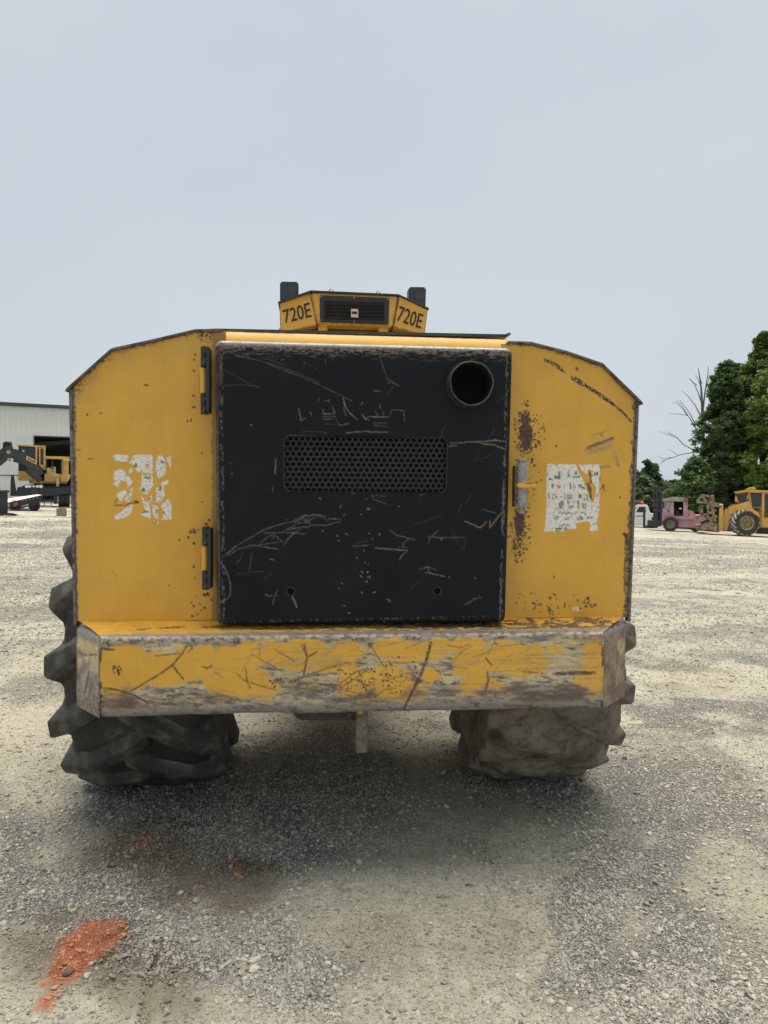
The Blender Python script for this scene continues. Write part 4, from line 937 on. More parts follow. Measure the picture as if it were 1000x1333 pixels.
def bumper_end(xf, xb, s):
    na, nb = 40, 90
    a = np.linspace(0, 1, na); 
    prz = [(.0, BZ0)]+[(0, z) for z in np.linspace(BZ0, BZ1-.026, nb)[1:]]+[(.026*(1-math.cos(t_)), BZ1-.026+.026*math.sin(t_)) for t_ in np.linspace(0, math.pi/2, 8)[1:]]
    prz = np.array(prz)
    A, J = np.meshgrid(a, np.arange(len(prz)), indexing='ij')
    nrm = np.array([s*.215, -.16]); nrm /= np.hypot(*nrm)
    inn = prz[J, 0]
    X = xf+(xb-xf)*A-nrm[0]*inn+s*.004; Y = (YB+.012)+(.195)*A-nrm[1]*inn; Z = prz[J, 1]+.016*A*(prz[J, 1] > 1.0)
    p = Paint(*proj(X, Y, Z))
    h_ = (Z.ravel()-BZ0)/(BZ1-BZ0); n1, n2 = p.n1, fbm(p.PX/6, p.PY/14, 141, 4)
    if s < 0:
        p.add('cream', np.full(p.PX.size, .95)); p.add('scuff', sstep(.66, .46, h_+(n2-.5)*.8)*.8+sstep(.5, .6, n2)*.4); p.add('rust', sstep(.5, .2, h_)*sstep(.42, .6, n1)*.45)
        p.stroke('rust', [(110,903),(113,890),(116,874)], 1.8, .9); p.stroke('rust', [(99,846),(108,853),(127,852)], 1.8, .8); p.stroke('cream', [(106,880),(108,900)], 3, .9)
    else:
        p.add('scuff', np.full(p.PX.size, .85)); p.add('cream', np.clip(p.ell(808, 842, 5, 12)*3, 0, 1)); p.cut('scuff', np.clip(p.ell(808, 842, 5, 12)*3, 0, 1)); p.add('rust', .25+sstep(.45, .62, n2)*.45)
    p.add('steel', sstep(.88, .93, h_+(n1-.5)*.08)*.8); p.add('scuff', sstep(.84, .92, h_)*.7)
    p.add('rust', np.maximum(sstep(.93, .97, A.ravel()), 1-sstep(.02, .09, A.ravel()))*sstep(.35, .55, n2)*.9)
    f = grid_faces(na, len(prz)); f = f if s > 0 else f[:, ::-1]
    me = np_mesh('bumper_end', np.stack([X.ravel()-BASE.x, Y.ravel()-BASE.y, Z.ravel()], 1), f, True); p.store(me)
    o = link('bumper_end', me, M['panel'], bumper)
    b = mb(); b.prism([(xf-s*.012, YB+.022), (xb-s*.012, YB+.216), (xb-s*.05, YB+.216), (xf-s*.05, YB+.04)], BZ0+.003, BZ1-.03, 'z'); b.build('bumper_gusset', M['edge'], bumper)
bumper_end(BX0, BX0-.154, -1); bumper_end(BX1, BX1+.182, 1)
b = mb(); b.span((BX0+.02, 3.17, BZ0+.02), (BX1-.02, 3.28, BZ1-.02)); b.build('bumper_core', M['darksteel'], bumper)
zt_, zb_ = BZ0+.02, W(470, 979, 3.2)[2]; x0_, x1_ = W(463.5, 950, 3.2)[0], W(478.5, 950, 3.2)[0]
b = mb(); b.span((x0_, 3.185, zb_), (x1_, 3.215, zt_)); b.build('tow_tongue', M['edge'], ROOT, bevel=.004)
b = mb(); b.span((x0_+.006, 3.182, zt_-.045), (x0_+.030, 3.186, zt_-.012)); b.build('paint_remnant', M['yellow'], ROOT)
b = mb(); b.prism([(-.09, .70), (-.06, .678), (.20, .672), (.23, .70), (.23, .80), (-.09, .80)], 3.30, 3.9); b.build('belly_plate', M['darksteel'], ROOT, bevel=.006)

# --- body behind the rear panels
b = mb(); b.span((-.86, 3.36, 1.0), (1.27, 5.12, 1.9)); b.span((-.42, 3.36, 1.9), (.84, 5.12, 2.30)); b.build('engine_compartment', M['darksteel'], ROOT)
b = mb(); b.span((-.40, 3.33, .80), (.80, 6.9, 1.35)); b.build('rear_frame', M['yellow'], ROOT, bevel=.02)
hz0 = W(470, 447, 3.22)[2]; hz1 = W(470, 437.3, 3.30)[2]
b = mb(); hl, hr_ = W(279, 440, 3.25)[0], W(662, 440, 3.25)[0]
zz = hz1-.0; b.prism([(3.255, 2.30), (3.235, hz0-.02), (3.243, hz0+.012), (3.27, zz-.004), (3.31, zz), (5.1, zz+.02), (5.1, 2.30)], hl, hr_, 'x'); hood = b.build('engine_hood', M['yellow'], ROOT, bevel=.004)
a_, c_ = W(281, 430, 3.45), W(655, 438.5, 3.45)
b = mb(); b.add([(a_[0], 3.42, a_[2]-.012), (c_[0], 3.42, c_[2]-.008), (c_[0]+.01, 3.36, c_[2]-.006), (c_[0]+.03, 3.42, c_[2]+.006), (c_[0]+.06, 4.9, c_[2]+.03), (a_[0], 4.9, a_[2]+.02)]+[(a_[0], 3.42, a_[2]+.002), (c_[0], 3.42, c_[2]+.006), (c_[0]+.01, 3.36, c_[2]+.002), (c_[0]+.03, 3.42, c_[2]+.008), (c_[0]+.06, 4.9, c_[2]+.045), (a_[0], 4.9, a_[2]+.035)],
    [(0, 1, 2, 3, 4, 5)[::-1], (6, 7, 8, 9, 10, 11)]+[(i, (i+1) % 6, 6+(i+1) % 6, 6+i) for i in range(6)])
b.build('hood_lid', M['grey_paint'], ROOT)
for px in (352, 364, 416, 470, 545, 600):
    q = W(px, 436+.02*(px-350), 3.27); b = mb(); b.tube([(q[0], 3.30, q[2]+.003), (q[0], 3.30, q[2]+.010)], .008, 6); b.build('hood_bolt', M['darksteel'], hood)

# --- cab with the drooping light housing at the back of its roof
YC = 6.3
def cw(px, py, dy=0.0): q = W(px, py, YC+dy); return (q[0], q[1], q[2])
b = mb(); cl, cr_ = W(395, 470, 6.5)[0], W(530, 470, 6.5)[0]
b.span((cl-.25, 6.45, 1.55), (cr_+.25, 7.8, 3.12)); cab = b.build('operator_cab', M['grey_paint'], ROOT, bevel=.04)
tag(cab, 'operator cab rising ahead of the hood')
for s in (-1, 1):
    xx = (cl-.254) if s < 0 else (cr_+.254)
    b = mb(); b.span((xx-.004, 6.6, 2.0), (xx+.004, 7.6, 2.95)); b.build('cab_window', M['glass'], cab)
b = mb(); b.span((cl-.05, 6.44, 2.45), (cr_+.05, 6.452, 2.95)); b.build('cab_window', M['glass'], cab)
def slab(front, depth, drop=0.0, inset=0.0):
    bb = mb(); n = len(front); back = [(x, y+depth, z+drop) for x, y, z in front]
    bb.add(front+back, [tuple(range(n)), tuple(range(2*n-1, n-1, -1))]+[(i, (i+1) % n, n+(i+1) % n, n+i) for i in range(n)]); return bb
cen = slab([cw(413, 422.3), cw(511.5, 425.3), cw(519, 385), cw(404.5, 380.2)], .95); centre = cen.build('light_housing', M['yellow'], cab, bevel=.012)
tag(centre, 'yellow roof housing with a black vent in its middle face')
def planar(a, b_, d, px, py):
    A, B, D = np.array(a), np.array(b_), np.array(d); n_ = np.cross(B-A, D-A); r_ = ray(px, py); return tuple(CAM+r_*(((A-CAM) @ n_)/(r_ @ n_)))
lw_ = [cw(365, 434, .16), cw(412.6, 422.6, 0), cw(404.4, 380.4, 0), cw(364, 394.5, .16)]
rw_ = [cw(512, 425.6, 0), cw(553, 437, .16), cw(557, 403, .16), cw(519.5, 385.2, 0)]
lw_[2] = planar(lw_[0], lw_[1], lw_[3], 404.4, 380.4); rw_[2] = planar(rw_[0], rw_[1], rw_[3], 557, 403)
for nm, q in (('left', lw_), ('right', rw_)):
    w_ = slab(q, .7).build('housing_wing', M['yellow'], cab, bevel=.006)
    # the model number painted on the wing
    cu = bpy.data.curves.new('number', 'FONT'); cu.body = '720E'; cu.size = 1.0; cu.offset = .004; cu.extrude = 0.006; cu.resolution_u = 4
    tmp = bpy.data.objects.new('number_tmp', cu); COL.objects.link(tmp); dg = bpy.context.evaluated_depsgraph_get()
    tm = bpy.data.meshes.new_from_object(tmp.evaluated_get(dg)); bpy.data.objects.remove(tmp); bpy.data.curves.remove(cu)
    n_ = len(tm.vertices); co = np.empty(n_*3, np.float32); tm.vertices.foreach_get('co', co); co = co.reshape(-1, 3)
    lo, hi = co.min(0), co.max(0); uv = (co-lo)/(hi-lo)
    A, B, C, D = [np.array(v) for v in q]
    if nm == 'left': Ppx = [(371, 421, .83), (406, 412.6, .0), (403, 393.4, .0), (367.8, 404, .83)]
    else: Ppx = [(516, 417.5, .0), (547.5, 428, .83), (551.5, 409.5, .83), (520.5, 398, .0)]
    # bilinear on the wing's own face
    def on(px, py):
        nrm_ = np.cross(B-A, D-A); d_ = ray(px, py); t_ = ((A-CAM) @ nrm_)/(d_ @ nrm_); return CAM+d_*t_
    Q = [on(a, b_) for a, b_, _ in Ppx]
    nrm_ = np.cross(B-A, D-A); nrm_ /= np.linalg.norm(nrm_); nrm_ = nrm_ if nrm_[1] < 0 else -nrm_
    pos = (1-uv[:, :1])*(1-uv[:, 1:2])*Q[0]+uv[:, :1]*(1-uv[:, 1:2])*Q[1]+uv[:, :1]*uv[:, 1:2]*Q[2]+(1-uv[:, :1])*uv[:, 1:2]*Q[3]
    pos = pos+nrm_*(.001+.003*uv[:, 2:3])-np.array(BASE)
    tm.vertices.foreach_set('co', pos.astype(np.float32).ravel()); tm.update(); tm.name = 'model_number'
    link('model_number', tm, M['ink'], w_)
b = slab([cw(362, 394.5, .14), cw(404.5, 379.6, -.02), cw(519, 384.6, -.02), cw(558.5, 402.6, .14), cw(558.5, 400.8, .14), cw(519, 382.8, -.02), cw(404.5, 377.8, -.02), cw(362, 392.6, .14)], .95); b.build('roof_plate', M['grey_paint'], cab)
v_ = slab([cw(416.5, 419, -.012), cw(506, 422, -.012), cw(507, 387.5, -.012), cw(416.5, 384, -.012)], .05).build('vent_frame', M['black'], cab, bevel=.004)
def vp(px, py, d): return cw(px, py, d)
b = slab([vp(422.5, 413.5, -.0145), vp(500.5, 416, -.0145), vp(500.5, 393.5, -.0145), vp(422.5, 391.5, -.0145)], .02); b.build('vent_recess', M['void'], v_)
for i in range(5):
    y = 394+4.6*i; b = slab([vp(423, y+2.4, -.018), vp(500, y+4.6, -.018), vp(500, y+2.2, -.026), vp(423, y, -.026)], .012); b.build('vent_slat', M['grille'], v_)
b = slab([vp(457.2, 412.8, -.034), vp(466.4, 413.2, -.034), vp(466.4, 402.4, -.034), vp(457.2, 402, -.034)], .004); st = b.build('vent_sticker', M['sticker'], v_)
b = slab([vp(458.4, 408.6, -.036), vp(465.4, 408.9, -.036), vp(465.2, 405.5, -.036), vp(458.6, 405.2, -.036)], .002); b.build('sticker_print', M['ink'], v_)
for px, py in ((418, 386), (461.5, 387.8), (505, 389.5), (418, 417), (461, 418.7)):
    b = mb(); q = cw(px, py, -.018); b.tube([q, (q[0], q[1]+.012, q[2])], .008, 8); b.build('vent_bolt', M['steel'], v_)
for x0, x1 in ((414, 427), (493, 506)):
    b = slab([cw(x0, 438, .05), cw(x1, 438.6, .05), cw(x1, 422.5, .05), cw(x0, 422, .05)], .05); b.build('housing_leg', M['yellow'], cab, bevel=.004)
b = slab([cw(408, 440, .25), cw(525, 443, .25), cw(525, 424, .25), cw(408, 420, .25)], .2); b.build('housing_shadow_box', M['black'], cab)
for px, py in ((433.5, 425.5), (460.5, 426.5), (486.5, 427.3)):
    b = mb(); q = cw(px, py, .24); b.tube([q, (q[0], q[1]+.03, q[2])], .010, 8); b.build('cab_bolt', M['steel'], cab)
for q in ([(364.5, 391), (388.5, 391), (388.5, 366.3), (364.5, 366)], [(532.5, 400), (554.3, 401), (555, 373.4), (532.5, 373)]):
    o = slab([cw(a, b_, .28) for a, b_ in q], .16).build('work_light', M['grey_paint'], cab, bevel=.012)
    b = slab([cw(a, b_, .445) for a, b_ in [(q[0][0]+2, q[0][1]-2), (q[1][0]-2, q[1][1]-2), (q[2][0]-2, q[2][1]+2), (q[3][0]+2, q[3][1]+2)]], .004); b.build('lens', M['glass'], o)
for px in (431, 492):
    b = mb(); q = cw(px, 380.5 if px < 450 else 383.5, .1); b.tube([(q[0]-.012, q[1], q[2]-.01), (q[0]-.012, q[1], q[2]+.022), (q[0]+.004, q[1], q[2]+.03)], .004, 6); b.tube([(q[0]+.014, q[1], q[2]-.01), (q[0]+.016, q[1], q[2]+.026)], .004, 6); b.build('lifting_eye', M['edge'], cab)

# --- front frame, axles
b = mb(); b.span((-.55, 6.2, .85), (.95, 8.9, 1.6)); b.build('front_frame', M['yellow'], ROOT, bevel=.03)
b = mb(); b.tube([(-.8, 4.35, .82), (1.2, 4.35, .82)], .16, 14); b.build('rear_axle', M['darksteel'], ROOT)
b = mb(); b.tube([(-.8, 7.7, .82), (1.2, 7.7, .82)], .16, 14); b.build('front_axle', M['darksteel'], ROOT)

# --- wheels: carcass, separate lugs, rim
def rot_x(v, a): return (v[0], v[1]*math.cos(a)-v[2]*math.sin(a), v[1]*math.sin(a)+v[2]*math.cos(a))
def lug_mesh(side, hw, hgt, name):
    # centre of the tread at x=0; sections run from the middle to the shoulder; angle 0 points along -y (backwards)
    k = hw/.44
    secs = [(-.095, .725, .74+hgt*.8, -.06), (.03, .73, .745+hgt, .02), (.20, .73, .745+hgt, .155), (.31, .715, .735+hgt, .25), (.385, .66, .70+hgt*.9, .33), (.40, .59, .60+hgt*.2, .36)]
    xt = [-.08, .03, .205, .335, .475, .425]
    vs, fs = [], []
    for i, (xb, rb, rt, da) in enumerate(secs):
        wb, wt = (.15, .085) if i < 4 else ((.19, .105) if i == 4 else (.18, .10))
        xm, rm = xb+(xt[i]-xb)*.30, rb+(rt-rb)*.30
        for (x, r, w_) in ((xb, rb-.012, -wb*.86), (xm, rm, -wb*.50), (xt[i], rt, -wt/2), (xt[i], rt, wt/2), (xm, rm, wb*.50), (xb, rb-.012, wb*.86)):
            a = -da+w_/r                       # toward the shoulder the bar trails downwards on the rear face
            y, z = -r*math.cos(a), r*math.sin(a)
            vs.append((side*x*k, y, z))
    n = len(secs)
    for i in range(n-1):
        for q in range(6): fs.append((i*6+q, i*6+(q+1) % 6, (i+1)*6+(q+1) % 6, (i+1)*6+q))
    fs += [(5, 4, 3, 2, 1, 0), tuple((n-1)*6+q for q in range(6))]
    b = MB(); b.add(vs, fs)
    return b.mesh(name, smooth=180)
def wheel(cx, cy, hw, hgt, mt, ml, phase, nl=17, carc=1.0, muddy=False):
    c = Vector((cx, cy, .815))
    k = hw/.44
    prof = [(-.30, .33), (-.34, .37), (-.385, .47), (-.408, .56), (-.410, .64), (-.375, .715), (-.28, .748), (-.12, .755), (0, .757), (.12, .755), (.28, .748), (.375, .715), (.410, .64), (.408, .56), (.385, .47), (.34, .37), (.30, .33)]
    if muddy: prof = [(a*1.06, r+(.045 if abs(a) < .35 else .02)) for a, r in prof]
    fine = []
    for i in range(len(prof)-1):
        for u in (0, .5): fine.append((prof[i][0]+(prof[i+1][0]-prof[i][0])*u, prof[i][1]+(prof[i+1][1]-prof[i][1])*u))
    fine.append(prof[-1])
    n = 120; b = MB(BASE)
    vs = []
    for a, r in fine:
        for q in range(n):
            t_ = 2*math.pi*q/n; rr = r
            if muddy: rr = r+.05*(float(fbm(np.array([a*4+3]), np.array([q*.10]), 151, 4)[0])-.5)+.022*math.sin(17*t_+a*7)
            vs.append(c+Vector((a*k, -rr*math.cos(t_), rr*math.sin(t_))))
    fs = [(i*n+q, (i+1)*n+q, (i+1)*n+(q+1) % n, i*n+(q+1) % n) for i in range(len(fine)-1) for q in range(n)]
    b.add(vs, fs); w_ = b.build('wheel', mt, ROOT, smooth=180, org=c-BASE)
    b = MB(BASE); b.lathe([(-.30*k, .34), (-.24*k, .345), (-.20*k, .30), (-.10*k, .28), (-.05*k, .16), (-.06*k, .02), (.06*k, .02), (.05*k, .16), (.10*k, .28), (.20*k, .30), (.24*k, .345), (.30*k, .34)], c, 'x', 40); b.build('wheel_rim', M['yellow'], w_, smooth=40)
    return w_
lugs_cache = {}
def add_lugs(w_, hw, hgt, mat, phase, nl, name='tread_lug'):
    for side in (-1, 1):
        key = (side, hw, hgt)
        if key not in lugs_cache:
            me = lug_mesh(side, hw, hgt, name); me.materials.append(mat); lugs_cache[key] = me
        for i in range(nl):
            o = bpy.data.objects.new(name, lugs_cache[key]); COL.objects.link(o); o.parent = w_
            o.rotation_euler = (-2*math.pi*(i+(.5 if side > 0 else 0))/nl+phase, 0, 0)
            md_ = o.modifiers.new('round', 'BEVEL'); md_.width = .032; md_.segments = 3; md_.limit_method = 'ANGLE'; md_.angle_limit = .6
            ORG[o.name] = Vector((0, 0, 0))
WL = wheel(-.895, 4.47, .390, .075, M['rubber'], M['lug'], 0); add_lugs(WL, .390, .070, M['lug'], .09, 14)
tag(WL, 'left rear wheel with deep dusty tread lugs')
WR = wheel(1.29, 4.43, .362, .03, M['mud'], M['mud'], 0, muddy=True); add_lugs(WR, .362, .055, M['mud'], .1, 15)
tag(WR, 'right rear wheel with its tread packed with dry mud')
for src, x in ((WL, -.895), (WR, 1.29)):
    c = src.copy(); COL.objects.link(c); c.parent = ROOT; c.location = (x-BASE.x, 7.7-BASE.y, .815)
    if 'label' in c: del c['label']
    for ch in list(src.children):
        d_ = ch.copy(); COL.objects.link(d_); d_.parent = c
# ------------------------------------------------------------------ background: helper for a thing that stands in the yard
def stand(name, px, depth, turn=0.0, base=None):   # local x to the right of the view, local y away from it, z up
    p = at(px, 650, depth); x, y = p[0], p[1]
    z = float(gz(np.array(x), np.array(y))) if base is None else base
    return empty(name, (x, y, z), -math.atan2(x, y)+turn)
def obj_dup(o, parent, loc, rz=None):
    c = o.copy(); COL.objects.link(c); c.parent = parent; c.location = loc
    if rz is not None: c.rotation_euler = (0, 0, rz)
    for ch in list(o.children):
        d = ch.copy(); COL.objects.link(d); d.parent = c
    ORG[c.name] = Vector(loc); return c
def tyre_parts(parent, c, r, w, axis='y', dual=False, rim=None, name='wheel', mat=None, hub=None):
    b = MB(); n = 28
    b.lathe([(-w*.42, r*.55), (-w/2, r*.62), (-w/2, r*.86), (-w*.42, r*.97), (-w*.2, r), (w*.2, r), (w*.42, r*.97), (w/2, r*.86), (w/2, r*.62), (w*.42, r*.55)], c, axis, n)
    wh = b.build(name, mat or M['rubber'], parent, smooth=40)
    b = MB(); b.lathe([(-w*.44, r*.56), (-w*.36, r*.50), (-w*.25, r*.22), (-w*.30, r*.20), (-w*.30, .01), (w*.30, .01), (w*.30, r*.20), (w*.25, r*.22), (w*.36, r*.50), (w*.44, r*.56)], c, axis, n)
    b.build('rim', rim or M['rimy'], wh, smooth=40)
    if hub:
        s = -1
        b = MB(); cc = Vector(c); b.lathe([(-w*.62, .02), (-w*.62, r*.16), (-w*.30, r*.2)], c, axis, 16); b.build('hub', hub, wh, smooth=40)
    return wh

# ---- steel shed (left)
SD = 58.0
SHED = stand('steel_shed', 46, SD); tag(SHED, 'pale grey ribbed steel shed with a dark open bay and green roof edge', 'shed')
s = SD/960.0*1.0                                             # metres per photo pixel at the shed
def sx(px): return (px-46)*s*.91
zb = SHED.location.z
def sz(py): return 1.7+(638.5-py)*s-zb
EV, D0, D1 = sz(530), sz(567.5), 0.0
x0, x1 = sx(-70), sx(190); dx0, dx1 = sx(44.5), sx(122)
b = MB()
b.span((x0, 0, 0), (dx0, .12, EV)); b.span((dx1, 0, 0), (x1, .12, EV)); b.span((dx0, .0, D0), (dx1, .12, EV))
wall = b.build('front_wall', M['siding'], SHED)
b = MB(); b.span((x0, .12, 0), (x0+.12, 22, EV)); b.span((x1-.12, .12, 0), (x1, 22, EV)); b.span((x0, 22, 0), (x1, 22.12, EV)); b.build('shed_wall', M['siding'], SHED)
b = MB(); b.add([(x0-.3, -.3, EV+.02), (x1+.3, -.3, EV+.02), (x1+.3, 11, EV+1.4), (x0-.3, 11, EV+1.4), (x0-.3, 22.4, EV+.02), (x1+.3, 22.4, EV+.02)], [(0, 1, 2, 3), (3, 2, 5, 4)]); b.build('roof', M['siding'], SHED)
b = MB(); b.span((x0-.3, -.34, EV-.06), (x1+.3, -.0, EV+.20)); b.build('roof_trim', M['trim'], SHED)
px = x0+.2; i = 0
rib = None
while px < x1:
    top, bot = EV-.06, (D0 if dx0 < px < dx1 else 0.0)
    bb = MB(); bb.prism([(px-.06, 0), (px-.035, -.045), (px+.035, -.045), (px+.06, 0)], bot+.01, top, 'z'); bb.build('siding_rib', M['siding'], wall); px += .37
b = MB(); b.span((dx0-.02, -.05, 0), (dx0+.06, .3, D0)); b.span((dx1-.06, -.05, 0), (dx1+.02, .3, D0)); b.span((dx0, -.05, D0-.10), (dx1, .3, D0)); b.build('bay_frame', M['darksteel'], SHED)
b = MB(); b.span((dx0-2, 14, 0), (dx1+2, 14.1, EV-.1)); b.build('inner_wall', M['grey_paint'], SHED)
for k in range(5):
    b = MB(); b.bar((dx0-3, 2+2.5*k, D0-.9+.0*k), (dx1+3, 2+2.5*k, D0+.2), .12, .3); b.build('rafter', M['darksteel'], SHED)
b = MB(); b.span((x0, -1.5, -.1), (x1, 22, .02)); b.build('slab', M['concrete'], SHED)
b = MB(); b.span((sx(-20), -.05, 2.05), (dx0-.1, -.01, 2.11)); b.build('girt_flashing', M['grey_paint'], SHED)

# ---- knuckleboom log loader on its trailer
LD = 48.0; q = LD/960.0
LOAD = stand('log_loader', 60, LD); tag(LOAD, 'yellow log loader on a black trailer parked in front of the shed', 'log loader')
zb = LOAD.location.z
def lx(px): return (px-60)*q*.91
def lz(py): return 1.7+(638.5-py)*q-zb
def lb(name, p0, p1, y0, y1, mat, parent=LOAD, bevel=.02):
    b = MB(); b.span((lx(p0[0]), y0, lz(p1[1])), (lx(p1[0]), y1, lz(p0[1]))); return b.build(name, mat, parent, bevel=bevel)
def lpoly(name, pts, y0, y1, mat, parent=LOAD, bevel=.02):
    b = MB(); b.prism([(lx(a), lz(c)) for a, c in pts], y0, y1); return b.build(name, mat, parent, bevel=bevel)
lb('trailer_frame', (40, 632), (104, 640), .3, 2.3, M['darksteel'])
lpoly('bunk', [(21, 646), (24, 634.5), (28, 634.5), (34, 631), (56, 631), (60, 635), (104, 634), (104, 641), (60, 646)], -.6, .3, M['black'])
st_ = lpoly('stake', [(14.5, 646), (15.5, 620), (19, 619), (21, 632), (23, 646)], -.4, .0, M['black'])
for px in (35.5, 53.5, 39.5, 49):
    b = MB(); r = .11 if px in (35.5, 53.5) else .09; b.tube([(lx(px), -.66, lz(633.5)), (lx(px), -.6, lz(633.5))], r, 12); b.build('bunk_lamp', M['chrome'], LOAD)
lb('bunk_plate', (42.5, 632.5), (46, 634.5), -.64, -.6, M['chrome'], bevel=.005)
b = MB(); b.tube([(lx(44.5), -.66, lz(640)), (lx(44.5), -.6, lz(640))], .2, 14); b.build('tow_eye', M['grey_paint'], LOAD)
lb('turntable', (38, 626), (88, 629.5), .2, 2.0, M['yellow_far'])
lb('engine_box', (24.5, 614), (44, 626), .1, 1.8, M['yellow_far'])
e1 = lb('machine_house', (58, 616.5), (78, 627.5), .0, 1.8, M['yellow_far'])
lb('house_panel', (60, 609), (66, 617), -.02, 1.0, M['yellow_far'], e1); lb('house_panel', (66.5, 607.5), (73, 617), .1, 1.2, M['yellow_far'], e1); lb('house_panel', (66.7, 611), (69.5, 618), -.05, .2, M['sticker'], e1)
lpoly('counterweight', [(78.5, 617), (92, 617), (92, 621), (89, 627), (79, 627)], .0, 1.8, M['yellow_far'])
lb('upper_tank', (81.5, 599), (90, 617), .1, 1.2, M['yellow_far'])
b = MB(); b.tube([(lx(86), .1, lz(600)), (lx(86), .1, lz(597))], .25, 14); b.build('filler', M['yellow_far'], LOAD)
lb('guard_rail', (59, 594), (91, 597.5), -.1, .1, M['yellow_far'])
for px in (60, 79.5, 68):
    lb('guard_post', (px, 597), (px+1.4, 616), -.05, .08, M['grey_paint'], bevel=.005)
cabl = lpoly('loader_cab', [(24.5, 614), (25, 581.5), (46, 581.5), (47, 614)], .2, 1.9, M['black']); lpoly('cab_roof', [(23.5, 582), (23.5, 580), (60, 580.5), (60, 583)], .0, 2.0, M['yellow_far'], cabl)
for p0, p1 in (((46.5, 582), (49, 604)), ((51, 584), (53, 605)), ((57, 584), (59.5, 612))):
    lb('cab_post', p0, p1, -.05, .12, M['yellow_far'], cabl, .005)
lb('cab_window', (26.5, 584), (46, 600), .15, .2, M['glass'], cabl); lb('cab_window', (53, 586), (57, 603), .0, .04, M['glass'], cabl)
lpoly('cab_skirt', [(51, 603), (59.5, 607), (59.5, 613), (51, 606.5)], -.05, .2, M['yellow_far'], cabl)
lb('worker_seat', (30, 587), (32.5, 592), .05, .14, M['chrome'], cabl, .01)
def lboom(name, pts, w, mat, y=-.5, parent=LOAD):
    b = MB(); 
    for a, c in zip(pts[:-1], pts[1:]): b.bar((lx(a[0]), y, lz(a[1])), (lx(c[0]), y, lz(c[1])), .45, w)
    return b.build(name, mat, parent, bevel=.03)
bm1 = lboom('main_boom', [(18, 592), (34, 597), (52, 620)], .62, M['grey_paint']); 
lpoly('boom_side', [(18, 588), (24, 587), (44, 598), (57, 612), (54, 616), (38, 610), (22, 601)], -.75, -.3, M['grey_paint'], bm1)
lboom('stick_boom', [(-14, 612), (10, 592), (20, 588)], .75, M['grey_paint'], -.55)
lboom('stick_hose_guard', [(-10, 603), (8, 588)], .3, M['darksteel'], -.7)
b = MB(); b.tube([(lx(13), -.82, lz(591)), (lx(13), .1, lz(591))], .12, 16); b.tube([(lx(13.5), -.82, lz(600)), (lx(13.5), .0, lz(600))], .10, 16); b.build('boom_pin', M['concrete'], LOAD)
b = MB()
for k in range(7): b.tube([(lx(6.5+k*1.5), -.5+.08*(k % 3), lz(588)), (lx(7+k*1.2), -.5, lz(579-1.2*math.sin(k*.5))), (lx(8.5+k*1.2), -.4, lz(577.5)), (lx(15+k*.4), -.45, lz(586))], .055, 6)
b.build('hose_bundle', M['black'], LOAD, smooth=60)
b = MB(); b.bar((lx(34), -.55, lz(604)), (lx(19), -.55, lz(600)), .2, .26); b.bar((lx(36), -.55, lz(612)), (lx(53), -.5, lz(626)), .3, .4); b.build('boom_cylinder', M['darksteel'], LOAD, bevel=.02)
# yellow marking plate on the boom with black letter-like bars
pl = lpoly('boom_plate', [(35.2, 594.5), (48, 600.5), (48, 606), (35.2, 600)], -.79, -.76, M['yellow_far'], bm1, .0)
for k, (a, w) in enumerate(((37.5, 1.2), (40, 1.6), (42.6, .8), (44.2, 1.6))):
    z0 = 596.8+(a-36)*.47; lpoly('plate_letter', [(a, z0), (a+w, z0+.5), (a+w, z0+3.2), (a, z0+2.7)], -.80, -.785, M['ink'], pl, .0)
for px in (80.5, 87.5):
    tyre_parts(LOAD, (lx(px), .25, .56), .56, .35, 'x', rim=M['white'], hub=M['chrome'])
    b = MB(); b.lathe([(-.02, .02), (0, .30), (.04, .34)], (lx(px)-.0, .04, .52), 'y', 18); b.build('wheel_cover', M['chrome'], LOAD, smooth=40)
    tyre_parts(LOAD, (lx(px), 2.1, .56), .56, .35, 'x', rim=M['white'])
lb('mudguard', (74, 634), (94, 640), -.1, 2.4, M['black']); lb('support_leg', (70, 634), (74.5, 656), -.3, .1, M['darksteel'])
lb('outrigger', (73.3, 620), (77, 633.5), -.5, -.1, M['concrete']); lb('outrigger_foot', (49, 658), (67, 661), -.9, .3, M['concrete'])
for py in (640, 645, 650): lb('ladder_rung', (58, py), (67, py+.8), -.35, -.3, M['darksteel'], bevel=.0)
for px in (57.5, 66.5): lb('ladder_rail', (px, 636), (px+1, 658), -.37, -.28, M['darksteel'], bevel=.0)

# ---- low trailer deck, black bin, cardboard box, cones of the bay
TD = 40.0; q2 = TD/960
TRL = stand('trailer_deck', 32, TD); tag(TRL, 'black trailer deck with pale plank floor sloping beside the loader', 'trailer')
zb2 = TRL.location.z
def tx(px): return (px-32)*q2*.905
def tz(py): return 1.7+(638.5-py)*q2-zb2
def tpoly(name, pts, y0, y1, mat, parent=TRL, bevel=.01):
    b = MB(); b.prism([(tx(a), tz(c)) for a, c in pts], y0, y1); return b.build(name, mat, parent, bevel=bevel)
tpoly('side_beam', [(9, 655), (55, 644.5), (55.5, 648), (54, 653), (9, 663)], -.1, .0, M['black'])
bd = MB(); bd.add([(tx(9), -.1, tz(655)), (tx(55), -.1, tz(644.5)), (tx(50), 4.6, tz(644.3)), (tx(9), 4.6, tz(650.5))], [(0, 1, 2, 3)]); bd.build('deck_floor', M['pale_deck'], TRL)
tpoly('lower_rail', [(12, 664.5), (53, 653.5), (53, 655), (12, 667)], -.05, .05, M['grey_paint'])
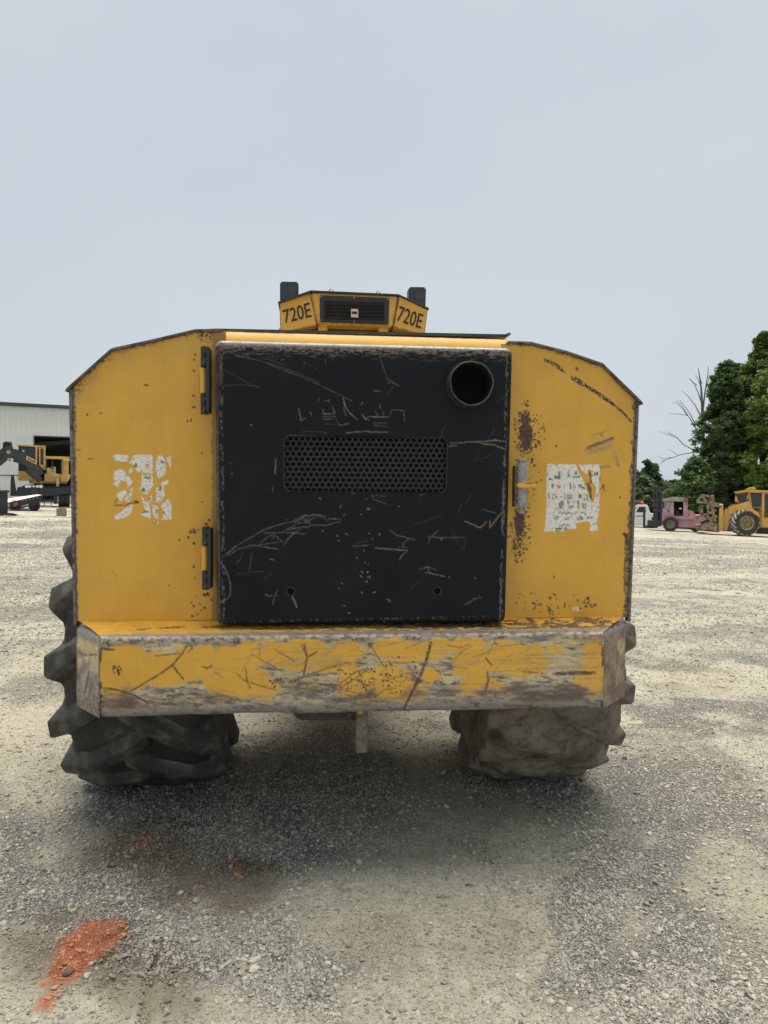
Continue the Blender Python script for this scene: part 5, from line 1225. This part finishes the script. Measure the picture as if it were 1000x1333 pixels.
tpoly('tail_lamp', [(17.5, 655), (23.5, 653.8), (23.5, 658), (17.5, 660)], -.13, -.10, M['label_red']); tpoly('side_marker', [(9.5, 656), (13, 655.5), (13, 660), (9.5, 661)], -.13, -.10, M['concrete'])
for a in (29, 33, 38, 43, 48):
    tpoly('stake_pocket', [(a, 651.6-(a-29)*.23), (a+1.2, 651.3-(a-29)*.23), (a+1.2, 652.6-(a-29)*.23), (a, 653-(a-29)*.23)], -.13, -.1, M['concrete'], bevel=.0)
tpoly('far_beam', [(9, 652), (50, 645), (50, 652), (9, 662)], 4.5, 4.6, M['black'])
for px in (20, 45):
    for y in (.4, 4.1): tyre_parts(TRL, (tx(px), y, .28), .30, .22, 'y', rim=M['darksteel'])
BN = stand('steel_bin', -4, 34.0, .15); tag(BN, 'black steel bin cut by the left frame edge beside the trailer', 'bin')
bz = lambda py: 1.7+(638.3-py)*34/960-BN.location.z
b = MB(); b.span((-.75, 0, .10), (.46, 1.5, bz(640))); b.build('bin_body', M['black'], BN, bevel=.03)
b = MB(); b.span((-.78, -.05, bz(641.5)), (.52, 1.55, bz(638.5))); b.build('bin_rim', M['grey_paint'], BN, bevel=.015)
b = MB(); b.span((-.8, -.3, 0), (.62, 1.4, .10)); b.prism([(.5, 0), (.62, .10), (.85, .03), (.85, 0)], -.3, .3); b.build('bin_skid', M['black'], BN, bevel=.01)
BXO = stand('wooden_crate', 80, 36.0, .2); tag(BXO, 'small brown wooden crate on the gravel by the loader wheels', 'crate')
b = MB(); b.span((-.20, -.18, .0), (.20, .18, .36)); b.build('crate_body', M['wood'], BXO, bevel=.01)
for z in (.05, .16, .27):
    b = MB(); b.span((-.205, -.20, z), (.205, -.18, z+.075)); b.build('slat', M['wood'], BXO)
b = MB(); b.span((-.10, -.12, .36), (.16, .1, .42)); b.build('crate_lid', M['wood'], BXO)

# ---- right side: pickup, forklift, feller buncher
def unit(px, depth, base_py):
    p = at(px, base_py, depth); return p
def hz(px): return 642.0+(px-500)*.0083
class Side:
    def __init__(s, name, px, depth, label, cat, turn=0.0):
        s.o = stand(name, px, depth, turn); tag(s.o, label, cat)
        s.px, s.m = px, depth/960.0*1.0
        s.zb = s.o.location.z; s.k = 1.13
    def x(s, px): return (px-s.px)*s.m*math.cos(math.atan((s.px-500)/F))
    def z(s, py): return 1.7+(hz(s.px)-py)*s.m-s.zb
    def box(s, name, p0, p1, y0, y1, mat, parent=None, bevel=.02):
        b = MB(); b.span((s.x(p0[0]), y0, s.z(p1[1])), (s.x(p1[0]), y1, s.z(p0[1]))); return b.build(name, M[mat], parent or s.o, bevel=bevel)
    def poly(s, name, pts, y0, y1, mat, parent=None, bevel=.02):
        b = MB(); b.prism([(s.x(a), s.z(c)) for a, c in pts], y0, y1); return b.build(name, M[mat], parent or s.o, bevel=bevel)
    def bars(s, name, segs, w, h, y, mat, parent=None, bevel=.01):
        b = MB()
        for a, c in segs: b.bar((s.x(a[0]), y, s.z(a[1])), (s.x(c[0]), y, s.z(c[1])), w, h)
        return b.build(name, M[mat], parent or s.o, bevel=bevel)

PK = Side('pickup_truck', 832, 56, 'white pickup with an orange roof light parked behind the pink forklift', 'pickup')
body = PK.poly('body', [(804, 684), (804, 667.5), (818, 666), (822, 666), (827.5, 657.6), (832, 656.6), (842, 657), (844, 658.5), (846.5, 667), (848, 668), (849, 682), (846, 684)], 0, 1.9, 'white', bevel=.06)
PK.poly('side_window', [(828, 667), (832, 660), (840.5, 659.5), (841.5, 666.5)], -.02, .02, 'glass', body); PK.poly('windscreen', [(822.5, 665.5), (828, 658.2), (830.5, 658.4), (826, 665.8)], -.015, 1.6, 'cabglass', body)
PK.box('door_line', (828, 671.3), (840, 672.2), -.012, .01, 'grey_paint', body, .0); PK.box('door_handle', (837, 669.3), (840, 670.3), -.03, .01, 'black', body, .0)
PK.poly('rear_fender', [(846, 668), (852, 669), (853, 681), (846, 681.5)], .1, 1.8, 'white', body)
tyre_parts(PK.o, (PK.x(821), .2, .40), .40, .28, 'y', rim=M['grey_paint']); tyre_parts(PK.o, (PK.x(851), .2, .40), .40, .28, 'y', rim=M['grey_paint'])
tyre_parts(PK.o, (PK.x(821), 1.7, .40), .40, .28, 'y', rim=M['grey_paint']); tyre_parts(PK.o, (PK.x(851), 1.7, .40), .40, .28, 'y', rim=M['grey_paint'])
lr = PK.box('roof_load', (818, 651.2), (837.5, 655.6), .5, 1.6, 'pinkdark'); PK.box('roof_rack', (818, 655.4), (838, 656.8), .3, 1.7, 'darksteel')
b = MB(); b.lathe([(0, .15), (.1, .15), (.22, .10), (.26, .01)], (PK.x(836), .5, PK.z(657)), 'z', 14, True); b.build('beacon', M['orange'], PK.o, smooth=40)

FK = Side('forklift', 872, 50, 'faded pink heavy forklift with a dark mast and weathered cab', 'forklift')
for y in (.1, 1.5):
    FK.box('mast_rail', (854.2, 634.5), (857.2, 687), y, y+.22, 'darksteel', None, .01)
    FK.box('mast_rail', (859.2, 634), (861.8, 683), y+.05, y+.28, 'grey_paint', None, .01)
FK.box('mast_crossbar', (851, 633.2), (864, 636.5), .05, 1.8, 'darksteel'); FK.box('mast_crossbar', (850.5, 664), (862, 666.5), .05, 1.8, 'darksteel'); FK.box('mast_crossbar', (854, 640), (862, 641.8), .3, 1.6, 'darksteel', None, .0)
b = MB(); b.tube([(FK.x(851.5), .2, FK.z(684)), (FK.x(851.8), .2, FK.z(637))], .06, 8); b.tube([(FK.x(858.2), .9, FK.z(684)), (FK.x(858.2), .9, FK.z(640))], .12, 10); b.build('lift_cylinder', M['darksteel'], FK.o)
b = MB(); b.tube([(FK.x(854.5), .0, FK.z(642)), (FK.x(854.5), .4, FK.z(642))], .12, 12); b.build('chain_pulley', M['grey_paint'], FK.o)
FK.box('carriage', (843, 678), (862, 685.5), .0, 1.9, 'darksteel')
for y in (.15, 1.4): FK.poly('fork', [(837, 663), (839.4, 663), (839.6, 686), (852, 686), (852, 688.4), (837, 688.4)], y, y+.16, 'grey_paint', None, .01)
FK.poly('fork_upright', [(852.6, 664), (855.5, 664), (856, 688), (852, 688)], -.06, .14, 'grey_paint')
chs = FK.poly('chassis', [(862, 684), (862, 671), (880, 671.5), (912, 672), (912, 686.5), (884, 686.5), (881, 684)], .1, 2.1, 'pink', None, .04)
FK.poly('counterweight', [(903.5, 669.5), (915, 670.5), (921, 675), (921, 686.8), (903.5, 686)], .0, 2.2, 'pink', None, .05)
FK.poly('front_bulkhead', [(862, 673), (862.5, 662), (866, 661), (875, 672), (875, 674)], .1, 2.0, 'pink', chs)
FK.poly('windscreen', [(862.5, 666), (863.2, 653.4), (874, 653.2), (872, 664), (868, 666.5)], .3, .36, 'cabglass')
FK.poly('cab_pillar', [(874, 653), (877.2, 653), (878, 672), (872.5, 672), (872, 665)], .12, .35, 'pink'); FK.poly('cab_pillar', [(889.5, 650), (895, 649.5), (896, 672), (890, 672)], .12, .4, 'pink'); FK.poly('cab_pillar', [(889.5, 650), (893, 649.5), (894, 672), (890, 672)], 1.7, 1.9, 'pink')
FK.poly('cab_pillar', [(862.8, 653), (864.5, 653), (864, 664), (862.5, 664)], .12, .3, 'darksteel')
rf = FK.poly('overhead_guard', [(862, 652.6), (863, 649.4), (876, 646.6), (894, 648), (895.5, 650.5), (895, 653), (876, 652.8)], .05, 2.0, 'concrete', None, .03); FK.poly('guard_end', [(890, 648.2), (896, 649), (896, 653.4), (890, 652.5)], .0, 2.05, 'pinkdark', rf)
FK.box('cab_interior', (877, 653), (890, 671.5), 1.5, 1.6, 'void', None, .0)
FK.poly('driver_seat', [(880, 671), (879.5, 664), (882, 663), (885, 668), (888, 668.5), (888, 671.5)], .6, 1.2, 'black'); FK.box('steering_wheel', (884.5, 661), (888, 663), .7, 1.0, 'chrome', None, .01)
b = MB(); b.lathe([(-.2, .0), (-.2, .28), (.5, .28), (.5, 0)], (FK.x(898.5), .6, FK.z(669.5)), 'y', 16); b.build('air_cleaner', M['pink'], FK.o, smooth=40)
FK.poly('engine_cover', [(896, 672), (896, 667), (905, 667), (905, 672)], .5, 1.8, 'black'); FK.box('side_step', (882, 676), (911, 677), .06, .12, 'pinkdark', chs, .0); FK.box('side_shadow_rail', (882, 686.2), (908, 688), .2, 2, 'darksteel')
for y in (-.12, .28, 2.0): tyre_parts(FK.o, (FK.x(873.5), y, .50), .50, .34, 'y', rim=M['mud'])
for y in (.3, 1.8): tyre_parts(FK.o, (FK.x(906), y, .40), .40, .3, 'y', rim=M['grey_paint'])

FB = Side('feller_buncher', 955, 46, 'dusty yellow feller buncher seen from the side with rusty felling head at the right', 'feller buncher')
cabf = FB.poly('cab', [(956.5, 653), (958, 641), (974, 640), (975.5, 638.5), (992, 640.5), (1016, 641.5), (1016, 676), (980, 676), (976, 660)], .9, 2.3, 'yellow_far', None, .03)
FB.poly('cab_visor', [(955.5, 640.2), (973, 637.2), (976, 636.6), (976, 639.5), (957, 642.2)], .5, 2.5, 'yellow_far', cabf); FB.poly('roof_hatch', [(969.5, 637), (975, 634), (982, 633.2), (985, 636.8)], .8, 2.2, 'yellow_far', cabf)
FB.poly('roof', [(974, 637.2), (1020, 638.5), (1020, 641.8), (974, 640.8)], .7, 2.5, 'yellow_far', cabf)
FB.poly('windscreen', [(957.5, 643), (973, 641.6), (976, 654.5), (963, 655)], .84, .90, 'glass', cabf); FB.poly('side_window', [(977, 641.2), (991.5, 641.5), (991, 660), (980, 659.5)], .83, .9, 'glass', cabf); FB.poly('side_window', [(996, 642.8), (1012, 643), (1012, 668), (996.5, 668)], .83, .9, 'glass', cabf)
FB.poly('cab_pillar', [(973.2, 640), (976, 640), (980, 661), (977.5, 662)], .78, .9, 'yellow_far', cabf); FB.poly('cab_pillar', [(992, 641), (995, 641), (995, 674), (992, 674)], .76, .9, 'yellow_far', cabf)
FB.box('mirror', (957.5, 646.5), (959, 651), .6, .7, 'yellow_far', cabf, .0); FB.box('mirror', (972.5, 645), (974, 650), .6, .7, 'yellow_far', cabf, .0)
FB.poly('number_plate', [(982, 661), (990, 662), (990, 664.5), (982, 663.8)], .85, .9, 'black', cabf, .0)
FB.poly('front_chassis', [(940, 690), (944, 664), (966, 660), (982, 661), (1030, 674), (1030, 687), (985, 687), (960, 692)], .9, 2.4, 'yellow_far', None, .04)
FB.poly('rear_body', [(990, 673.5), (1040, 674), (1040, 687), (990, 686)], .7, 2.6, 'yellow_far'); FB.box('underbelly', (985, 686), (1040, 695), 1.0, 2.2, 'darksteel')
FB.bars('lift_arm', [((978, 657), (950, 666)), ((950, 666), (941, 690))], .3, .55, .7, 'yellow_far'); FB.bars('lift_arm', [((978, 656), (950, 664)), ((950, 664), (941, 688))], .3, .5, 2.1, 'yellow_far')
FB.bars('lift_cylinder', [((973, 655), (945, 662))], .16, .16, 1.2, 'darksteel'); FB.bars('lift_cylinder', [((968, 662), (949, 668))], .2, .2, .6, 'yellow_far')
FB.poly('head_tower', [(936.3, 662), (941.5, 658), (942.2, 680), (942, 692), (935.5, 692)], .3, 1.9, 'yellow_far', None, .03)
hd = FB.poly('felling_head', [(904, 688), (904, 685), (916, 684), (936, 690), (937, 694), (906, 692)], .2, 2.2, 'rusty', None, .02)
FB.bars('head_horn', [((905.5, 654), (922, 655.2)), ((906.3, 653), (913.6, 644.6)), ((913.4, 644.6), (922.5, 646.5)), ((914, 645), (918, 654)), ((921.5, 646), (921.5, 655))], .14, .14, .5, 'rusty', hd)
FB.bars('head_horn', [((905.5, 654), (922, 655.2)), ((906.3, 653), (913.6, 644.6)), ((913.4, 644.6), (922.5, 646.5))], .12, .12, 1.2, 'rusty', hd)
FB.poly('head_mast', [(922.5, 662), (923, 645), (928.3, 644), (929.5, 652), (930.5, 690), (925.5, 690), (926, 664)], .5, 1.6, 'rusty', hd)
FB.poly('accumulator_arm', [(926, 654), (941, 656.5), (941, 659), (926, 661)], .3, .6, 'rusty', hd); FB.poly('arm_tip', [(936.5, 655.6), (941.5, 656.4), (941.5, 658.2), (936.5, 657.6)], .25, .3, 'chrome', hd, .0)
FB.bars('gathering_arm', [((910, 663), (914, 672)), ((914, 672), (912, 662)), ((918, 672), (932, 664)), ((906, 676), (918, 670)), ((918, 670), (928, 680)), ((928, 680), (914, 686))], .12, .16, .2, 'rusty', hd)
FB.bars('head_brace', [((927, 662), (932, 680)), ((921, 654), (922, 668)), ((924, 676), (934, 672)), ((922, 682), (934, 683)), ((926, 668), (926, 684))], .10, .15, .15, 'rusty', hd)
FB.poly('saw_housing', [(911, 681), (920, 677), (934, 679), (935, 686), (913, 686)], .3, 1.8, 'darksteel', hd); FB.bars('saw_guard', [((912, 689), (922, 684.5)), ((922, 684.5), (934, 688.5))], .2, .4, .1, 'rusty', hd)
FB.poly('fender', [(958, 664), (966, 661.5), (980, 662), (987, 667), (991, 674), (986, 671), (978, 666), (966, 665.5)], .2, .9, 'yellow_far')
# front wheel, turned toward the viewer, with pale dusty bars
def bar_wheel(S, px, y, r, w, turn, name='wheel'):
    b = MB(); c = Vector((S.x(px), y, r))
    b.lathe([(-w*.40, r*.50), (-w*.46, r*.60), (-w*.47, r*.84), (-w*.38, r*.925), (w*.38, r*.925), (w*.47, r*.84), (w*.46, r*.60), (w*.40, r*.50)], (0, 0, 0), 'y', 40)
    wh = b.build(name, M['rubber'], S.o, smooth=40, org=(0, 0, 0)); wh.location = c; wh.rotation_euler = (0, 0, turn); ORG[wh.name] = Vector((0, 0, 0))
    b = MB(); b.lathe([(-w*.41, r*.56), (-w*.47, r*.54), (-w*.40, r*.48), (-w*.15, r*.42), (-w*.12, r*.1), (-w*.12, .01), (w*.2, .01)], (0, 0, 0), 'y', 32); o = b.build('rim', M['rimy'], wh, smooth=40, org=(0, 0, 0))
    b = MB(); b.lathe([(-w*.14, r*.40), (-w*.125, .01)], (0, 0, 0), 'y', 24); b.build('rim_dish', M['rusty'], wh, smooth=40, org=(0, 0, 0))
    for sd in (-1, 1):
        bb = MB(); vs = []
        for u, xx, rr in ((0, .02, .90), (.5, .26, .90), (1, .49, .86)):
            for e_, rt in ((-.5, rr), (-.36, rr+.10), (.36, rr+.10), (.5, rr)):
                a = u*.42+e_*.17; vs.append((rt*r*math.cos(a), sd*xx*w, rt*r*math.sin(a)))
        bb.add(vs, [(i*4+q_, i*4+(q_+1) % 4, i*4+4+(q_+1) % 4, i*4+4+q_) for i in range(2) for q_ in range(4)]+[(0, 1, 2, 3), (8, 9, 10, 11)])
        me = bb.mesh('tread_lug'); me.materials.append(M['paletread'])
        for i in range(16):
            o = bpy.data.objects.new('tread_lug', me); COL.objects.link(o); o.parent = wh; o.rotation_euler = (0, 2*math.pi*(i+(.5 if sd > 0 else 0))/16, 0)
    return wh
M['paletread'] = pbr('dust_pale_tread', (.30, .285, .255), .9, var=.3, scale=3)
bar_wheel(FB, 969.5, .42, .83, .85, .42)
bar_wheel(FB, 972, 2.7, .83, .8, .30)
bar_wheel(FB, 1042, .42, .83, .85, .1)

# ------------------------------------------------------------------ trees
def leaf_cloud(centres, radii, per, size, seed, flat=.7):
    rg = np.random.default_rng(seed)
    n = len(centres); idx = np.repeat(np.arange(n), per)
    u = rg.normal(size=(len(idx), 3)); u /= np.linalg.norm(u, axis=1)[:, None]
    rad = rg.random(len(idx))**.45
    c = np.asarray(centres)[idx]+u*rad[:, None]*np.asarray(radii)[idx][:, None]*np.array([1, 1, flat])
    a = rg.normal(size=c.shape)*np.array([1, 1, .5]); a /= np.linalg.norm(a, axis=1)[:, None]
    nrm = u*.7+rg.normal(size=c.shape)*.6+np.array([0, 0, .6]); bv = np.cross(nrm, a); bv /= np.linalg.norm(bv, axis=1)[:, None]
    s_ = size*rg.uniform(.6, 1.4, len(idx))[:, None]
    v = np.stack([c-a*s_*.9, c+bv*s_*.42+a*s_*.1, c+a*s_, c-bv*s_*.42+a*s_*.05], 1).reshape(-1, 3)
    f = np.arange(len(v)).reshape(-1, 4)
    return v, f
def tree(px, depth, H, crown, leaf, label, seed, group='trees along the right edge of the yard', per=110, lsize=.17, trunk_r=.28, clear=.12, base=None, nclump=90, name='leafy_tree', csize=(.55, 1.0), lean=0.0):
    p = at(px, 650, depth); z = float(gz(np.array(p[0]), np.array(p[1]))) if base is None else base
    T = empty(name, (p[0], p[1], z)); tag(T, label, 'tree', group)
    rg = np.random.default_rng(seed); rr = random.Random(seed)
    cs, rs = [], []
    b = MB(); b.tube([(0, 0, -.2), (.05, .02, H*.3), (-.05+lean*.3, .05, H*.6), (lean, 0, H*.93)], [trunk_r*1.25, trunk_r, trunk_r*.62, trunk_r*.12], 9)
    tops = []
    while len(cs) < nclump:
        u = rg.random()**.9; zz = clear+(1-clear)*u
        R = crown(zz)*(.55+.45*rg.random()**.4)*rg.uniform(.80, 1.12); a = rg.uniform(0, 6.283)
        cs.append((R*math.cos(a)+lean*zz, R*math.sin(a), zz*H+rg.normal()*.25)); rs.append(rg.uniform(*csize)*(1.15-.5*zz))
        if len(cs) % 4 == 0:
            cx, cy, cz = cs[-1]; z0 = max(.1*H, cz-.35*math.hypot(cx, cy)-.3)
            b.tube([(lean*z0/H*.8, 0, z0), (cx*.55, cy*.55, (z0+cz)/2+.1), (cx, cy, cz)], [trunk_r*.34, trunk_r*.2, .02], 5)
    b.build('trunk', M['bark'], T, smooth=60, org=(0, 0, 0))
    v, f = leaf_cloud(cs, rs, per, lsize, seed)
    me = np_mesh('crown', v, f); link('crown', me, M[leaf], T, org=(0, 0, 0))
    return T
def cone(w0): return lambda u: w0*(1-u)**.75+.25
def round_(w): return lambda u: w*max(.12, math.sin(math.pi*min(1, .12+.9*u))**.7)
def hm(py, depth, px): return 1.7+(hz(px)-py)*depth/960
rgz = lambda px, d: float(gz(np.array(at(px, 650, d)[0]), np.array(at(px, 650, d)[1])))
tree(942, 60, hm(476, 60, 942)-rgz(942, 60), lambda u: 4.7*(1-u)**.78*(.80+.20*math.sin(u*23))+.2, 'leaf_dark', 'tall dark dense tree with a narrow top behind the pink forklift', 3, per=64, nclump=520, lsize=.17, clear=.02, csize=(.32, .62))
tree(954, 63, hm(480, 63, 954)-rgz(954, 63), lambda u: 2.2*(1-u)**.55*(.75+.25*math.sin(u*21+1))+.4, 'leaf_dark', 'dark tree rising between the narrow topped tree and the bright maple', 13, per=64, nclump=420, lsize=.17, clear=.02, csize=(.32, .62))
tree(992, 61, hm(440, 61, 992)-rgz(992, 61), lambda u: 3.9*max(.12, math.sin(math.pi*min(1, .22+.80*u))**.8), 'leaf_light', 'bright green maple cut by the right edge above the yellow cab', 5, per=140, nclump=260, lsize=.20, clear=.06, csize=(.5, .95))
tree(1035, 57, 14.5, round_(4.6), 'leaf_light', 'second bright green maple just beyond the right frame edge', 6, per=110, nclump=130, lsize=.22, clear=.18, csize=(.6, 1.1))
tree(978, 66, 9.5, round_(3.6), 'leaf_dark', 'low dark tree filling in behind the yellow cab', 8, per=120, nclump=120, lsize=.22, clear=.0, csize=(.6, 1.0))
tree(906, 58, 5.2, round_(2.0), 'leaf_dark', 'low dark bush behind the pink forklift cab', 9, per=120, nclump=70, lsize=.17, clear=.0, trunk_r=.12)
tree(868, 95, hm(606, 95, 846)-rgz(846, 95), lambda u: 2.4*(1-u)**.8+.4, 'leaf_far', 'pointed distant tree beyond the white pickup', 10, per=110, nclump=80, lsize=.26, clear=.0, group='distant trees beyond the pickup') if False else None
tree(846, 95, hm(605, 95, 846)-rgz(846, 95), lambda u: 2.5*(1-u)**.8+.4, 'leaf_far', 'pointed distant tree beyond the forklift mast', 10, group='distant trees beyond the pickup', per=110, nclump=80, lsize=.27, clear=.0)
for i, (px, d, py, w, lab) in enumerate(((826, 92, 614, 2.6, 'rounded distant tree showing just past the machine edge above the white pickup'), (812, 96, 612, 3.0, 'rounded distant tree mostly hidden behind the right yellow panel'), (836, 90, 628, 2.6, 'low distant tree directly above the white pickup roof'), (858, 104, 632, 3.0, 'low distant tree between the forklift mast and its cab roof'), (874, 104, 629, 3.2, 'low distant tree above the pink forklift roof'), (892, 100, 626, 2.6, 'low distant tree at the foot of the dark tall tree'))):
    tree(px, d, hm(py, d, px)-rgz(px, d), round_(w), 'leaf_far', lab, 20+i, group='distant trees beyond the pickup', per=110, nclump=80, lsize=.28, clear=.0, csize=(.6, 1.0))
# trees along the far side of the yard, low behind the machine
proto = None
for i, (px, d) in enumerate(((140, 110), (215, 104), (300, 112), (380, 106), (455, 112), (540, 108), (620, 110), (700, 106), (770, 110))):
    lab = 'low far tree behind the yellow machine, '+('first', 'second', 'third', 'fourth', 'fifth', 'sixth', 'seventh', 'eighth', 'ninth')[i]+' of its row from the left'
    if proto is None: proto = tree(px, d, 6.5, round_(4.0), 'leaf_far', lab, 40, group='low trees hidden behind the machine', per=80, nclump=80, lsize=.36, clear=.0, csize=(.9, 1.4))
    else:
        p_ = at(px, 650, d); c = proto.copy(); COL.objects.link(c); c['label'] = lab; c.location = (p_[0], p_[1], float(gz(np.array(p_[0]), np.array(p_[1])))); c.rotation_euler = (0, 0, i*1.3); s_ = .75+.5*((i*37) % 10)/10; c.scale = (s_*1.15, s_, s_*.95)
        for ch in list(proto.children):
            d_ = ch.copy(); COL.objects.link(d_); d_.parent = c
# the wood that closes the yard far behind everything
rgw = np.random.default_rng(77); cs, rs = [], []
for a in np.arange(-.75, .95, .0085):
    d = 150+rgw.uniform(-6, 6); hgt = (3.2+2.2*float(fbm(np.array([a*14]), np.array([0.0]), 9, 3)[0]))*(1.9 if -.30 < a < .40 else 1.0)
    for zz in np.arange(.6, hgt, 1.1):
        cs.append((d*math.sin(a)+rgw.normal()*.6, d*math.cos(a)+rgw.normal()*2, float(gz(np.array(d*math.sin(a)), np.array(d*math.cos(a))))+zz)); rs.append(rgw.uniform(.9, 1.7))
v, f = leaf_cloud(cs, rs, 46, .42, 78)
tag(link('far_woods', np_mesh('far_woods', v, f), M['leaf_far'], None), 'low far off wood closing the yard beyond the parked machines', 'wood', kind='stuff')
# dead tree: bare grey branches left of the dark one
DT = stand('dead_tree', 915, 66); tag(DT, 'dead bare grey tree leaning its branches against the sky', 'tree')
mz = 66/960*1.0
def dp(px, py, y=0.0): return ((px-915)*mz*.917, y, 1.7+(hz(915)-py)*mz-DT.location.z)
dead = [([(914, 686), (914, 640), (913.5, 560), (912, 530), (910, 505), (906, 480)], .22, .03), ([(912.5, 540), (915, 512), (918.5, 490), (919, 479)], .08, .02), ([(917, 505), (920, 492), (922, 487)], .035, .012), ([(911.5, 527), (907, 512), (901, 500), (894, 492)], .06, .015), ([(910, 505), (905, 492), (902, 488)], .035, .012), ([(911, 500), (908, 490)], .03, .01), ([(905, 502), (899, 497), (895, 491.5)], .035, .012), ([(914, 575), (906, 560), (896, 545), (884, 525)], .07, .015), ([(909, 540), (903, 528), (894, 516), (885, 508)], .055, .015), ([(903, 552), (897, 540), (890, 530), (883, 520)], .05, .014), ([(899, 549), (893, 540), (880, 538), (868, 537)], .045, .012), ([(893, 541), (886, 531), (878, 524), (872, 526)], .04, .012), ([(884, 525), (878, 520)], .03, .01), ([(914, 592), (900, 585), (888, 578), (876, 566), (866, 562)], .065, .014), ([(888, 578), (880, 570), (860, 563), (854, 561)], .035, .01), ([(876, 567), (870, 563), (864, 560)], .03, .01), ([(914, 605), (900, 589), (885, 591), (870, 596), (858, 600)], .06, .014), ([(872, 595), (862, 597), (851, 592)], .035, .01), ([(864, 599), (856, 604)], .03, .01), ([(880, 592), (872, 586), (866, 583)], .03, .01), ([(913, 560), (909, 548), (906, 545)], .04, .012), ([(921, 510), (925, 500), (926, 490)], .03, .01)]
b = MB(); 
tr = dead[0]; b.tube([dp(*q) for q in tr[0]], [.26, .22, .16, .12, .08, .03], 7); b.build('trunk', M['deadwood'], DT, smooth=60, org=(0, 0, 0))
for pts, r0, r1 in dead[1:]:
    b = MB(); n = len(pts); ph = random.uniform(-.6, .6)
    b.tube([dp(a+random.uniform(-.4, .4)*(i > 0), c, ph*i*.6) for i, (a, c) in enumerate(pts)], [r0+(r1-r0)*i/(n-1) for i in range(n)], 5); b.build('branch', M['deadwood'], DT, smooth=60, org=(0, 0, 0))

# ------------------------------------------------------------------ small things on the ground
def gpoint(px, py):
    d = ray(px, py); p_ = CAM+d*(CAM[2]/-d[2]); return Vector((p_[0], p_[1], float(ground_z(np.array([p_[0]]), np.array([p_[1]]))[0])))
rr = random.Random(12)
def stone(px, py, r, mat, label, seed):
    p_ = gpoint(px, py); bm = bmesh.new(); bmesh.ops.create_icosphere(bm, subdivisions=2, radius=r); rs_ = random.Random(seed)
    ax = [Vector((rs_.gauss(0, 1), rs_.gauss(0, 1), rs_.gauss(0, 1))).normalized() for _ in range(7)]
    for v in bm.verts:
        for a in ax:
            d = v.co.dot(a)-r*.62
            if d > 0: v.co -= a*d
        v.co.z *= .7; v.co.x *= 1.25
    me = bpy.data.meshes.new('stone'); bm.to_mesh(me); bm.free(); me.materials.append(mat)
    o = bpy.data.objects.new('stone', me); COL.objects.link(o); o.location = p_+Vector((0, 0, r*.22)); o.rotation_euler = (0, 0, rs_.uniform(0, 6)); tag(o, label, 'stone', 'larger loose stones on the yard')
M['stone_pale'] = pbr('pale_stone', (.40, .38, .34), .85, var=.2, scale=30); M['stone_grey'] = pbr('grey_stone', (.22, .22, .21), .85, var=.3, scale=30); M['stone_brown'] = pbr('brown_clod', (.13, .095, .065), .95, var=.3, scale=30)
for px, py, r, mt, lab in ((236, 1163, .014, 'stone_pale', 'pale stone in the dark damp patch below the left tyre'), (306, 1038, .010, 'stone_pale', 'small pale stone under the bumper between the tyres'), (354, 1053, .010, 'stone_pale', 'small pale stone in the grey gravel left of centre'), (187, 1069, .009, 'stone_pale', 'small pale stone below the left tyre beside a dark clod'), (216, 1071, .026, 'stone_brown', 'dark brown clod below the left tyre'), (432, 1243, .014, 'stone_grey', 'grey stone cluster edge at the lower centre'), (462, 1303, .013, 'stone_pale', 'pale stone low in the frame left of centre'), (257, 1303, .011, 'stone_brown', 'brown stone right of the red clay'), (780, 1079, .010, 'stone_pale', 'white stone chip right of the right tyre'), (822, 1084, .018, 'stone_grey', 'grey stone right of the right tyre'), (678, 1278, .014, 'stone_pale', 'pale stone low in the frame right of centre'), (741, 1290, .015, 'stone_grey', 'grey stone at the lower right edge of the dusty track'), (828, 1183, .015, 'stone_pale', 'pale ring shaped stone in the right gravel'), (737, 1029, .030, 'stone_grey', 'grey lump of gravel against the right tyre'), (757, 1015, .026, 'stone_brown', 'brown lump beside the right tyre'), (981, 1301, .013, 'stone_pale', 'pale stone near the lower right corner'), (90, 1268, .022, 'stone_brown', 'brown clod on the red clay'), (113, 1272, .016, 'stone_pale', 'tan stone on the red clay'), (866, 1300, .014, 'stone_pale', 'pale flat stone in the lower right gravel'), (814, 989, .020, 'stone_brown', 'dark clod on the pale gravel right of the tyre')):
    stone(px, py, r, M[mt], lab, int(px))
def twig(px, py, L, a, label, mat='stone_pale', r=.0018):
    p_ = gpoint(px, py); pts = [(0, 0, .004)]
    for i in range(3): a += rr.uniform(-.35, .35); pts.append((pts[-1][0]+L/3*math.cos(a), pts[-1][1]+L/3*math.sin(a), .004+rr.uniform(0, .006)))
    b = MB(); b.tube(pts, [r, r, r*.8, r*.5], 5); me = b.mesh('twig', smooth=60); me.materials.append(M[mat]); o = bpy.data.objects.new('twig', me); COL.objects.link(o); o.location = p_; tag(o, label, 'twig')
twig(74, 1040, .10, 1.1, 'thin pale twig on the gravel left of the left tyre'); twig(170, 1075, .09, .5, 'dark thin twig below the left tyre', 'stone_brown'); twig(606, 1152, .035, -.1, 'short curled dry leaf stem on the dusty track', 'stone_brown', .004)
